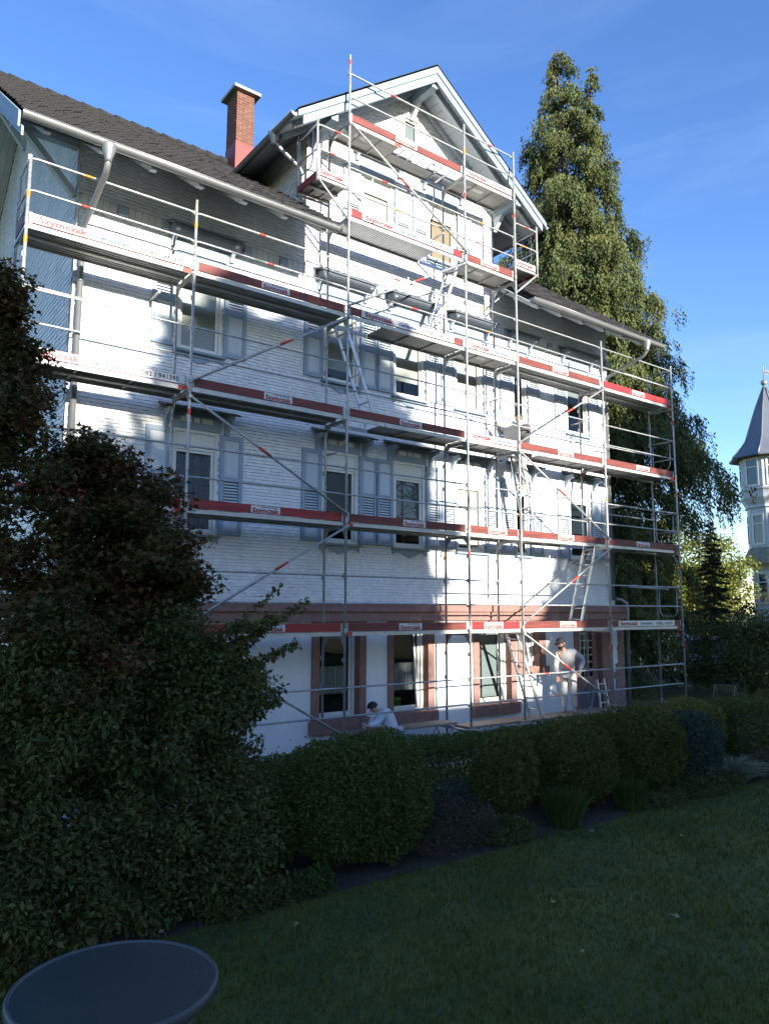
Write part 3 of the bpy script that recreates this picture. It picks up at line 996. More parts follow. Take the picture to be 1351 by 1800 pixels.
for s in (1, -1):
    L = hw / math.cos(gal)
    nb = 24
    for k in range(nb):
        d0, d1 = L * k / nb + .004, L * (k + 1) / nb - .006
        P = lambda d, z: (cz + s * d * math.cos(gal), VF + .04, zr - .045 - d * math.sin(gal) + z)
        pr = [P(d0, 0), P(d1, 0), P(d1, -.018), P(d0, -.018)]
        if abs(d1 * math.cos(gal)) > 2.64:
            MB().prism(pr, (0, 2.6, 0)).build('soffit_board', 'soffit', house)
        else:
            MB().prism(pr, (0, W - VF - .05, 0)).build('soffit_board', 'soffit', house)
    # flying rafter half way and the wall rafter
    for vv, hh in ((.46, .13), (W - .10, .12)):
        pr = [(cz, vv, zr - .066), (cz + s * (hw - .1), vv, zr - sl * (hw - .1) - .066), (cz + s * (hw - .1), vv, zr - sl * (hw - .1) - .066 - hh), (cz, vv, zr - .066 - hh)]
        MB().prism(pr, (0, .10, 0)).build('rafter', 'soffit', house)
    for (y0, top, h) in ((VF - .03, .06, .17), (VF + .0, -.112, .19)):
        e = .0 if h < .18 else .12
        pr = [(cz, y0, zr + top), (cz + s * (hw - e), y0, zr - sl * (hw - e) + top), (cz + s * (hw - e), y0, zr - sl * (hw - e) + top - h), (cz, y0, zr + top - h - .03)]
        MB().prism(pr, (0, .035, 0)).build('bargeboard', 'trim', house)
for uu, zz in ((cz, zr - .36), (cz - 2.62, zr - sl * 2.62 - .34), (cz + 2.62, zr - sl * 2.62 - .34)):
    mb = MB()
    mb.box(uu - .08, uu + .08, VF + .07, W, zz - .08, zz + .12)
    mb.build('purlin_end', 'trim', house)
    MB().prism([(uu - .05, W - .03, zz - .42), (uu - .05, W - .34, zz - .08), (uu - .05, W - .03, zz - .08)], (.10, 0, 0)).build('bracket', 'soffit', house)

# chimney: brick by brick on a mortar core
CH = (-2.95, -2.45, 5.45, 6.05)
mb = MB()
mb.box(CH[0] + .012, CH[1] - .012, CH[2] + .012, CH[3] - .012, 13.6, 16.25)
chim = mb.build('chimney', 'mortar', house)
MB().box(CH[0] - .012, CH[1] + .012, CH[2] - .012, CH[3] + .012, 13.4, 14.78).build('flashing', 'flash', chim)
mb = MB()
mb.box(CH[0] - .13, CH[1] + .13, CH[2] - .13, CH[3] + .13, 16.22, 16.30)
mb.build('chimney_cap', 'concrete', chim)
rb = np.random.default_rng(3)
brick_x = {}
def brick(x0, x1, y0, y1, z0, z1):
    key = (round(x1 - x0, 3), round(y1 - y0, 3), round(z1 - z0, 3))
    if key not in brick_x:
        hx, hy, hz = key[0] / 2, key[1] / 2, key[2] / 2
        brick_x[key] = MB().box(-hx, hx, -hy, hy, -hz, hz).mesh('brick', 'brick')
    o = place('brick', brick_x[key], chim, ((x0 + x1) / 2 + rb.normal(0, .0015), (y0 + y1) / 2 + rb.normal(0, .0015), (z0 + z1) / 2))
for r in range(19):
    z0 = 14.785 + r * .0755
    z1 = z0 + .0615
    x0, x1, y0, y1 = CH
    t = .115
    if r % 2 == 0:
        for k in range(2):
            brick(x0 + k * .25, x0 + k * .25 + .24, y0, y0 + t, z0, z1)
            brick(x0 + k * .25, x0 + k * .25 + .24, y1 - t, y1, z0, z1)
        for a, b in ((y0 + t + .01, y0 + .30), (y0 + .31, y1 - t - .01)):
            brick(x0, x0 + t, a, b, z0, z1)
            brick(x1 - t, x1, a, b, z0, z1)
    else:
        for y in (y0, y1 - t):
            brick(x0 + t + .01, x1 - t - .01, y, y + t, z0, z1)
        for a, b in ((y0, y0 + .24), (y0 + .25, y0 + .35), (y0 + .36, y1)):
            brick(x0, x0 + t, a, b, z0, z1)
            brick(x1 - t, x1, a, b, z0, z1)
# ---------------------------------------------------------------- the scaffold
PU = [-8.71, -6.14, -3.07, 0.0, 1.57, 4.64, 7.71]          # standards along the wall
DZ = {1: 2.3, 2: 4.3, 3: 6.3, 4: 8.3, 5: 10.3, 6: 12.3}
scaf = thing('scaffold', 'tall galvanised tube scaffold with red toe boards and sign boards', 'scaffold', (0, 0, 0))
rs = random.Random(4)

def text_geo(txt, size, bold=0.0, shear=0.0, sx=1.0):
    cu = bpy.data.curves.new('t', 'FONT')
    cu.body = txt
    cu.size = size
    cu.offset = bold
    cu.shear = shear
    cu.resolution_u = 2
    cu.space_character = 1.04
    ob = bpy.data.objects.new('t', cu)
    COL.objects.link(ob)
    bpy.context.view_layer.update()
    me = bpy.data.meshes.new_from_object(ob.evaluated_get(bpy.context.evaluated_depsgraph_get()))
    vs = [(v.co.x * sx, v.co.y) for v in me.vertices]
    fs = [tuple(p.vertices) for p in me.polygons]
    bpy.data.objects.remove(ob)
    bpy.data.curves.remove(cu)
    bpy.data.meshes.remove(me)
    x0 = min(p[0] for p in vs)
    return [(x - x0, y) for x, y in vs], fs, max(p[0] for p in vs) - x0

T_NAME = text_geo('Szymczak', .125, .0062, 0, 1.0)
T_FIRM = text_geo('Gerüstbau', .085, .0034, .25, 1.12)
T_TEL = text_geo('07082 / 941395', .105, .0026, 0, 1.0)
T_NAME_S = text_geo('Szymczak', .105, .0046, 0, 1.05)
T_FIRM_S = text_geo('Gerüstbau', .045, .0006, .25, 1.2)

def put_text(mb, T, x, z, m, width=None):
    vs, fs, w = T
    k = 1.0 if width is None else width / w
    mb.add([(x + p[0] * k, -.0045, z + p[1]) for p in vs], fs, m)
    # slab serifs of the heavy red lettering are thickened by a second, slightly larger pass behind
    return w * k

def sign_mesh(kind):
    mb = MB()
    if kind == 'full':
        w = 2.40
        mb.box(-w / 2, w / 2, -.003, 0, -.068, .068, 0)
        put_text(mb, T_NAME, -w / 2 + .08, -.040, 1, .70)
        put_text(mb, T_FIRM, -w / 2 + .90, -.028, 2, .52)
        put_text(mb, T_TEL, -w / 2 + 1.58, -.038, 3, .72)
    elif kind == 'narrow':
        w = 1.40
        mb.box(-w / 2, w / 2, -.003, 0, -.068, .068, 0)
        put_text(mb, T_NAME, -w / 2 + .08, -.036, 1, .55)
        put_text(mb, T_FIRM, -w / 2 + .76, -.028, 2, .52)
    elif kind == 'tiny':
        w = .62
        mb.box(-w / 2, w / 2, -.003, 0, -.066, .066, 0)
        put_text(mb, T_NAME, -w / 2 + .03, -.036, 1, .54)
    else:
        w = .56
        mb.box(-w / 2, w / 2, -.003, 0, -.062, .062, 0)
        put_text(mb, T_NAME_S, -w / 2 + .025, -.050, 1, .51)
        put_text(mb, T_FIRM_S, -w / 2 + .20, .030, 2, .30)
    return mb.mesh('sign', ['sign', 'ink_red', 'ink_blue', 'ink_black'])
SIGN = {k: sign_mesh(k) for k in ('full', 'narrow', 'short', 'tiny')}

# standards: tubes in 2 m lengths with spigot collars and red or orange tape rings
def standard(u, v, z0, z1, rings=()):
    mb = MB()
    mb.pipe([(u, v, z0), (u, v, z1)], .0242, 10, 0)
    z = .30
    k = 0
    while z < z1 - .3:
        mb.lathe((u, v, z), [(.026, -.05), (.028, -.045), (.028, .045), (.026, .05)], 10, 0)
        for dz in (1.0, 1.5):
            if z + dz < z1:
                mb.box(u - .018 - .012, u + .018, v + .02, v + .05, z + dz - .05, z + dz + .03, 0)
        z += 2.0
    for zz, mm in rings:
        mb.lathe((u, v, zz), [(.0256, -.055), (.0262, -.05), (.0262, .05), (.0256, .055)], 10, mm)
    mb.lathe((u, v, z0 - .02), [(.075, -.01), (.075, .0), (.02, .005), (.02, .2)], 10, 0)
    return mb.build('standard', ['galv', 'clip', 'clip_o'], scaf)
tops_o = [9.32, 9.50, 13.66, 13.45, 13.40, 9.45, 9.42]
tops_i = [8.9, 8.32, 12.32, 12.32, 12.32, 8.32, 9.30]
for i, u in enumerate(PU):
    rg = {0: [(8.7, 2), (8.0, 2)], 1: [(5.85, 1), (9.05, 2)], 2: [(13.5, 1)], 3: [(11.75, 1), (3.85, 1), (12.8, 2)], 4: [(11.8, 1)], 5: [(3.9, 1), (1.8, 1), (5.4, 2)], 6: [(7.8, 1), (3.85, 1), (1.75, 1), (5.8, 2)]}[i]
    standard(u, 0, .02, tops_o[i], rg)
    standard(u, .73, .02, tops_i[i], [(3.8, 2)] if i == 3 else ())
# transoms with corner gussets under every deck
for lv, z in DZ.items():
    for i, u in enumerate(PU):
        if lv >= 5 and not 2 <= i <= 4:
            continue
        mb = MB()
        mb.beam((u, .0, z - .105), (u, .73, z - .105), .05, .055, (0, 0, 1), 0)
        for s, v in ((1, .024), (-1, .706)):
            mb.prism([(u - .004, v, z - .13), (u - .004, v + s * .15, z - .135), (u - .004, v + s * .05, z - .24), (u - .004, v, z - .36)], (.008, 0, 0), 1)
        mb.build('transom', ['galv', 'toe_dark'] if i > 4 else ['galv', 'galv'], scaf)
for i, u in enumerate(PU):
    MB().pipe([(u, 0, .27), (u, .73, .27)], .022, 8).build('base_ledger', 'galv', scaf)

def rail(u0, u1, v, z, marks=0, r=.0175):
    mb = MB()
    e = .05
    mb.pipe([(u0 + .01, v + .0, z - .05), (u0 + .03, v, z - .012), (u0 + e + .04, v, z), (u1 - e - .04, v, z), (u1 - .03, v, z - .012), (u1 - .01, v, z - .05)], r, 8, 0)
    rr = random.Random(int(u0 * 91 + z * 37))
    for k in range(marks):
        f = .2 + .6 * (k + rr.random() * .6) / max(1, marks)
        x = u0 + (u1 - u0) * f
        mb.pipe([(x, v, z), (x + .13, v, z)], r + .002, 8, 1 + (rr.random() < .3))
    return mb.build('guard_rail', ['galv', 'clip', 'clip_o'], scaf)
for lv in (0, 1, 2, 3, 4):
    z = .3 if lv == 0 else DZ[lv]
    for i in range(6):
        mk = 1 if lv == 4 and i < 4 else (1 if rs.random() < .08 else 0)
        rail(PU[i], PU[i + 1], .04, z + 1.0, mk)
        rail(PU[i], PU[i + 1], .04, z + .5, mk)
for lv in (5, 6):
    for i in (2, 3):
        rail(PU[i], PU[i + 1], .04, DZ[lv] + 1.0, 1)
        rail(PU[i], PU[i + 1], .04, DZ[lv] + .5, 1 if lv == 5 else 0)
# inner rails in the bay beyond the corner of the house and short ties back to the wall
for z in (4.3 + .88, 6.3 + .7):
    rail(PU[5] + .9, PU[6], .72, z, 0)
for (u, z) in ((-6.5, 8.0), (-2.9, 5.7), (.15, 3.95), (1.7, 7.6), (4.8, 5.0), (4.7, 7.5), (-.1, 11.1), (6.0, 5.4), (6.6, 3.35)):
    MB().pipe([(u, .60, z), (u, W + .01, z)], .022, 8).build('wall_tie', 'galv', scaf)
for (u0, u1, v, z) in ((6.0, 7.9, .55, 5.42), (6.2, 7.9, .55, 3.30), (6.0, 7.7, .3, 8.95), (-8.7, -7.75, .2, 7.4)):
    MB().pipe([(u0, v, z), (u1, v - .04, z - .03)], .024, 8).build('tie_tube', 'galv', scaf)
# braces
BR = [(1, 2, 6.36, 8.2), (2, 1, 4.42, 6.1), (1, 2, 2.42, 4.2), (2, 1, .46, 2.2), (2, 3, 8.42, 10.18), (3, 2, 10.42, 12.18),
      (5, 4, 4.42, 6.18), (4, 5, 6.42, 8.2), (4, 5, 2.42, 4.18), (5, 4, .5, 2.18)]
for a, b, z0, z1 in BR:
    p0, p1 = Vector((PU[a], -.05, z0)), Vector((PU[b], -.05, z1))
    mb = MB().pipe([p0, p1], .0225, 8, 0)
    q = p0.lerp(p1, .52)
    q2 = p0.lerp(p1, .60)
    mb.pipe([q, q2], .0245, 8, 1)
    for e in (p0, p1):
        mb.box(e.x - .03, e.x + .03, -.055, .0, e.z - .03, e.z + .03, 0)
    mb.build('brace', ['galv', 'clip'], scaf)

# decks: two planks per bay, each with pale side rails; a few sorts of underside
def deck(u0, u1, z, kind, v0=.05, v1=.70):
    L = u1 - u0
    g = .025
    n = 2 if kind in ('steel', 'ply2') else 1
    wv = (v1 - v0 - .012 * (n - 1)) / n
    for k in range(n):
        a = v0 + k * (wv + .012)
        b = a + wv
        mb = MB()
        for (y0, y1) in ((a, a + .022), (b - .022, b)):
            mb.box(u0 + g, u1 - g, y0, y1, z - .085, z - .015, 1)
        mb.box(u0 + g, u1 - g, a + .022, b - .022, z - .030, z - .018, 0)
        for (x0, x1) in ((u0 + g, u0 + g + .16), (u1 - g - .16, u1 - g)):
            if k == 0 and kind != 'alu' and (x0 > u0 + .5) == (int(u0 * 7 + z * 3) % 3 == 0) and int(u0 * 5 + z) % 2:
                mb.box(x0, x1, a - .0025, a, z - .083, z - .017, 2)
        if kind == 'steel':
            for yy in (a + .09, a + .16, a + .23):
                mb.box(u0 + g, u1 - g, yy, yy + .014, z - .055, z - .030, 0)
        elif kind == 'alu':
            x = u0 + g + .03
            while x < u1 - g - .03:
                mb.box(x, x + .022, a + .022, b - .022, z - .045, z - .030, 1)
                x += .055
        else:
            for f in (.33, .66):
                x = u0 + L * f
                mb.box(x - .02, x + .02, a + .022, b - .022, z - .06, z - .030, 0)
            if L < 2:
                mb.box(u0 + L * .25, u0 + L * .55, a + .22, a + .34, z - .034, z - .0305, 3)
        mats_ = {'steel': ['deck_steel', 'deck_edge', 'clip', 'sign'], 'alu': ['deck_steel', 'alu', 'clip', 'sign']}.get(kind, ['ply', 'deck_edge', 'clip', 'sign'])
        mb.build('deck_plank', mats_, scaf)

SPEC = {  # level: per bay (board, sign, deck)
    1: [('toe_dark', 'short', 'ply2'), ('toe_red', 'short', 'ply2'), ('toe_dark', 'short', 'ply'), ('toe_red', 'short', 'ply'), ('toe_dark', 'short', 'hatch'), ('toe_dark', 'full', 'ply2')],
    2: [('toe_red', None, 'ply2'), ('toe_red', 'short', 'steel'), ('toe_dark', 'short', 'ply2'), ('toe_dark', 'short', 'ply'), ('toe_dark', 'short', 'hatch'), ('toe_dark', 'short', 'ply')],
    3: [('toe_red', 'full', 'ply2'), ('toe_dark', 'short', 'ply2'), ('toe_dark', 'short', 'hatch'), ('toe_dark', 'narrow', 'ply'), ('toe_dark', 'short', 'hatch2'), ('toe_dark', 'short', 'ply')],
    4: [('toe_red', 'full', 'steel'), ('toe_dark', 'short', 'steel'), ('toe_dark', 'full', 'hatch'), ('toe_dark', 'narrow', 'ply'), ('toe_dark', 'short', 'steel'), ('toe_bright', 'short', 'steel')],
    5: [None, None, ('toe_red', 'full', 'alu'), ('toe_dark', 'short', 'ply'), None, None],
    6: [None, None, ('toe_dark', 'short', 'frame'), ('toe_red', 'narrow', 'ply'), None, None]}
def toe_board(u0, u1, z, board, sign, lab=None):
    mb = MB()
    h = .15
    mb.box(u0 + .045, u1 - .045, .030, .060, z - .005, z - .005 + h, 0)
    for x in (u0 + .045, u1 - .075):
        mb.box(x - .004, x + .034, .026, .064, z - .012, z + h, 1)
    t = mb.build('toe_board', [board, 'galv'], scaf)
    if sign:
        c = (u0 + u1) / 2 + (0 if sign in ('full', 'narrow', 'tiny') else rs.uniform(-.12, .12))
        place('sign', SIGN[sign], t, (c, .0285, z + .07))
    return t
for lv, bays in SPEC.items():
    for i, sp in enumerate(bays):
        if not sp:
            continue
        board, sign, kind = sp
        u0, u1, z = PU[i], PU[i + 1], DZ[lv]
        toe_board(u0, u1, z, board, sign)
        if kind in ('steel', 'ply', 'ply2', 'alu'):
            if kind == 'alu':
                deck(u0, u1 - .75, z, 'alu')
                MB().beam((u1 - .75, .06, z - .05), (u1, .06, z - .05), .03, .07).build('deck_beam', 'alu', scaf)
                MB().beam((u1 - .75, .68, z - .05), (u1, .68, z - .05), .03, .07).build('deck_beam', 'alu', scaf)
            else:
                deck(u0, u1, z, kind)
        else:
            # hatch deck: side beams all along, panel over most of the length, an open hatch at one end
            a, b = (u0 + .92, u1) if (lv in (3, 4) and i == 2) or kind == 'hatch2' else (u0, u1 - .92)
            if kind == 'frame':
                a, b = u0, u0 + 1.35
            deck(a, b, z, 'ply')
            for v in (.061, .689):
                MB().beam((b if a == u0 else u0 + .03, v, z - .05), (u1 - .03 if a == u0 else a, v, z - .05), .022, .07).build('deck_beam', 'deck_edge', scaf)
            if kind == 'frame':
                MB().box(b - .03, u1 - .55, .38, .69, z - .045, z - .02).build('deck_plank', 'ply', scaf)
                x = b + .12
                while x < u1 - .05:
                    MB().beam((x, .07, z - .035), (x, .68 if x > u1 - .6 else .36, z - .035), .035, .02).build('rung', 'alu', scaf)
                    x += .26
            if kind == 'hatch2':      # raised flap of the open hatch
                MB().beam((u0 + .16, .37, z - .02), (u0 + .18, .40, z + .6), .5, .02, (1, 0, 0)) .build('hatch_flap', 'ply', scaf)

# consoles beside the gable, left and right
def console(u0, u1, z, side):
    deck(u0, u1, z, 'ply2')
    toe_board(u0, u1, z, 'toe_red', 'tiny')
    uo = u0 if side < 0 else u1
    ui = u1 if side < 0 else u0
    for v in (0, .73):
        MB().pipe([(uo, v, z - .16), (uo, v, z + 1.12)], .024, 8).build('standard', 'galv', scaf)
        MB().pipe([(uo, v, z - .10), (ui, v, z - .10)], .024, 8).build('console_beam', 'galv', scaf)
        MB().pipe([(uo + (.05 if side < 0 else -.05), v, z - .12), (ui, v, z - .72)], .022, 8).build('brace', 'galv', scaf)
    for dz in (.5, 1.0):
        rail(u0, u1, 0, z + dz, 1)
        MB().pipe([(uo, 0, z + dz), (uo, .73, z + dz)], .018, 8).build('end_rail', 'galv', scaf)
    MB().beam((uo, .02, z - .02), (uo, .72, z - .02), .03, .12).build('end_board', 'toe_red', scaf)
    # bent U frame at the back
    MB().pipe([(uo, .66, z + 1.0), (uo, .66, z + .35), (uo, .58, z + .22), (uo, .25, z + .22), (uo, .17, z + .35), (uo, .17, z + 1.0)], .015, 8).build('end_frame', 'galv', scaf)
console(-3.80, -3.07, 10.88, -1)
console(1.57, 2.32, 10.64, 1)
# end guard frames at both ends of the long decks
for u, levels in ((PU[0], (3, 4)), (PU[6], (1, 2, 3, 4))):
    for lv in levels:
        z = DZ[lv]
        for dz in (.5, 1.0):
            MB().pipe([(u, 0, z + dz), (u, .73, z + dz)], .018, 8).build('end_rail', 'galv', scaf)
        MB().pipe([(u, .66, z + .95), (u, .66, z + .36), (u, .58, z + .24), (u, .22, z + .24), (u, .14, z + .36), (u, .14, z + .95)], .014, 8).build('end_frame', 'galv', scaf)
        MB().beam((u, .03, z + .07), (u, .70, z + .07), .03, .15).build('end_board', 'toe_dark', scaf)

# ---------------------------------------------------------------- ladders
def ladder(p_bot, p_top, label, w=.34, v=.40, rung=.28):
    p0, p1 = Vector(p_bot), Vector(p_top)
    d = (p1 - p0).normalized()
    base = (p0.x, v, p0.z)
    t = thing('ladder', label, 'ladder', base, 'ladders on the scaffold')
    for s in (-1, 1):
        off = Vector((0, s * w / 2, 0))
        MB().beam(p0 + off, p1 + off, .025, .062, (d.z, 0, -d.x)).build('stile', 'alu', t)
    L = (p1 - p0).length
    k = .18
    rm = MB().pipe([(0, -w / 2, 0), (0, w / 2, 0)], .016, 8).mesh('rung', 'alu')
    while k < L - .05:
        place('rung', rm, t, p0 + d * k)
        k += rung
    return t
ladder((-2.22, .40, 6.30), (-3.02, .40, 8.28), 'ladder leaning left under an open hatch beside the tallest scaffold post')
ladder((-.74, .40, 8.30), (.02, .40, 10.30), 'uppermost ladder, leaning right from the fourth deck towards the gable deck')
ladder((2.34, .40, 4.30), (1.86, .40, 6.36), 'ladder with the climbing man standing on its rungs')
ladder((3.78, .40, 2.30), (4.46, .40, 4.26), 'pale ladder leaning right above the lowest red boards, near the house corner')
ladder((2.36, .40, .32), (1.60, .40, 2.28), 'lowest ladder, in shade beside the small ground floor window')

# ---------------------------------------------------------------- planks on the lowest level
def plank(u0, u1, v, z, w, label, rz=0.0):
    mb = MB()
    for k in range(2):
        y = -w / 2 + k * (w / 2 + .004)
        mb.box(-(u1 - u0) / 2, (u1 - u0) / 2, y, y + w / 2 - .006, -.045, 0)
    o = place('plank', mb.mesh('plank', 'wood'), None, ((u0 + u1) / 2, v, z), (0, 0, rz))
    return tag(o, label, 'plank', 'loose walkway planks')
plank(-2.75, -.15, .46, .44, .42, 'narrow walkway plank behind the crouching painter in white, ending at the fourth post')
plank(.08, 1.62, .40, .33, .50, 'short pale walkway plank under the third ground floor window, between two posts')
plank(1.55, 4.85, .40, .32, .56, 'long walkway plank that the man in the black cap stands on')
for (u, lab) in ((-.35, 'low trestle carrying the plank end left of the third ground floor window'), (4.45, 'low trestle carrying the plank below the side door')):
    t = thing('trestle', lab, 'trestle', (u, .42, 0), 'low trestles')
    zz = .395 if u < 0 else .274
    MB().beam((u, .14, zz - .03), (u, .70, zz - .03), .05, .06).build('bar', 'galv', t)
    for s in (-1, 1):
        for v in (.18, .66):
            MB().pipe([(u, v, zz - .06), (u + s * .16, v, .006)], .014, 6).build('leg', 'galv', t)

# step ladder by the side door
t = thing('stepladder', 'small stepladder standing in front of the side door under the lattice glazing', 'stepladder', (5.15, .62, 0))
for s in (-1, 1):
    MB().beam((5.02 + s * .17, .50, .006), (5.02 + s * .13, .66, 1.0), .022, .045, (0, 1, 0)).build('rail', 'alu', t)
    MB().beam((5.02 + s * .17, .92, .006), (5.02 + s * .12, .68, .98), .018, .03, (0, 1, 0)).build('rear_leg', 'alu', t)
for k in range(4):
    z = .22 + k * .22
    MB().box(5.02 - .15 + k * .008, 5.02 + .15 - k * .008, .50 + .036 * (k + 1) - .02, .50 + .036 * (k + 1) + .06, z - .012, z + .012).build('tread', 'alu', t)

t = thing('kneeling_board', 'flat timber block under the crouching painter, hidden behind the hedge', 'board', (-1.9, .14, 0))
MB().box(-2.5, -1.5, -.12, .34, .006, .105).build('block', 'wood', t)
# tub by the painter and the lime tub on the sill
t = thing('mixing_tub', 'blue-grey rectangular tub in front of the crouching painter, above the hedge', 'tub', (-2.10, -.30, .02))
mb = MB()
mb.prism([(-2.42, -.42, .46), (-1.86, -.42, .46), (-1.89, -.42, .18), (-2.39, -.42, .18)], (0, .012, 0))
mb.prism([(-2.42, -.10, .46), (-1.86, -.10, .46), (-1.89, -.10, .18), (-2.39, -.10, .18)], (0, .012, 0))
mb.prism([(-2.42, -.42, .46), (-2.42, -.09, .46), (-2.39, -.09, .18), (-2.39, -.42, .18)], (.012, 0, 0))
mb.prism([(-1.872, -.42, .46), (-1.872, -.09, .46), (-1.90, -.09, .18), (-1.90, -.42, .18)], (.012, 0, 0))
mb.box(-2.39, -1.89, -.42, -.09, .17, .185)
mb.build('body', 'tub_blue', t)
mb = MB()
for (x0, x1, y0, y1) in ((-2.45, -1.83, -.45, -.405), (-2.45, -1.83, -.11, -.065), (-2.45, -2.40, -.405, -.11), (-1.88, -1.83, -.405, -.11)):
    mb.box(x0, x1, y0, y1, .455, .475)
mb.build('rim', 'tub_blue', t)
MB().box(-2.40, -1.88, -.40, -.10, .0, .165).build('stand', 'wood', t)
t = thing('plant_tub', 'lime green tub standing inside on the sill of the second ground floor window', 'tub', (-.83, W + .33, .66))
mb = MB().lathe((-.83, W + .33, .66), [(.085, 0), (.10, .16), (.105, .165), (.105, .19), (.09, .19)], 14)
mb.build('body', 'tub_green', t)
MB().lathe((-.83, W + .33, .66), [(.088, .19), (.088, .205), (.03, .215)], 14).build('lid', 'tub_green', t)
# small white watering jug on the plank end by the painter's hands
t = thing('paint_pot', 'small white paint pot on the plank between the painter\'s hands and the window sill', 'pot', (-2.28, .46, .442))
MB().lathe((-2.28, .46, .442), [(.055, 0), (.06, .12), (.063, .125), (.055, .13)], 12).build('body', 'sign', t)
MB().pipe([(-2.34, .46, .56), (-2.34, .46, .64), (-2.28, .46, .69), (-2.22, .46, .64), (-2.22, .46, .56)], .004, 5).build('handle', 'galv', t)

# ---------------------------------------------------------------- people
def skin_mesh(name, nodes, edges, root, m, sub=2):
    """A continuous surface grown round a skeleton of named joints (x, y, z, radius)."""
    keys = list(nodes)
    me = bpy.data.meshes.new(name)
    me.from_pydata([nodes[k][:3] for k in keys], [(keys.index(a), keys.index(b)) for a, b in edges], [])
    o = bpy.data.objects.new(name, me)
    COL.objects.link(o)
    o.modifiers.new('s', 'SKIN')
    for i, k in enumerate(keys):
        r = nodes[k][3]
        sv = me.skin_vertices[0].data[i]
        sv.radius = (r, r) if not isinstance(r, tuple) else r
        sv.use_root = (k == root)
    ss = o.modifiers.new('u', 'SUBSURF')
    ss.levels = sub
    ss.render_levels = sub
    bpy.context.view_layer.update()
    me2 = bpy.data.meshes.new_from_object(o.evaluated_get(bpy.context.evaluated_depsgraph_get()))
    me2.name = name
    bpy.data.objects.remove(o)
    bpy.data.meshes.remove(me)
    me2.materials.clear()
    me2.materials.append(M[m])
    me2.polygons.foreach_set('use_smooth', np.ones(len(me2.polygons), bool))
    return me2

def xform(org, fwd):
    """Local (forward, left, up) metres to world."""
    f = Vector((fwd[0], fwd[1], 0)).normalized()
    l = Vector((-f.y, f.x, 0))
    o = Vector(org)
    return lambda a, b, c: tuple(o + f * a + l * b + Vector((0, 0, c)))

def hand_nodes(nodes, edges, wrist, X, w, d, side, curl=.35):
    """Palm, four unequal fingers and a thumb growing from a wrist; d is the direction of the hand."""
    d = Vector(d).normalized()
    ref = Vector((0, 0, 1)) if abs(d.z) < .8 else Vector((1, 0, 0))
    s = d.cross(ref).normalized() * side
    n = d.cross(s).normalized()
    p = Vector(w)
    nodes[wrist + '_palm'] = (*X(*(p + d * .055)), (.036, .018))
    edges.append((wrist, wrist + '_palm'))
    for k, (off, ln) in enumerate(((-.030, .066), (-.010, .078), (.011, .074), (.031, .058))):
        a = p + d * .088 + s * off
        b = a + d * ln * .5 + n * ln * curl * .3
        c = b + d * ln * .42 + n * ln * curl * .7
        for q, pt, r in (('a', a, .0105), ('b', b, .0095), ('c', c, .008)):
            nodes[f'{wrist}_f{k}{q}'] = (*X(*pt), r)
        edges += [(wrist + '_palm', f'{wrist}_f{k}a'), (f'{wrist}_f{k}a', f'{wrist}_f{k}b'), (f'{wrist}_f{k}b', f'{wrist}_f{k}c')]
    a = p + d * .035 - s * .040
    b = a + d * .030 - s * .020 + n * .012
    nodes[wrist + '_ta'] = (*X(*a), .012)
    nodes[wrist + '_tb'] = (*X(*b), .010)
    edges += [(wrist + '_palm', wrist + '_ta'), (wrist + '_ta', wrist + '_tb')]

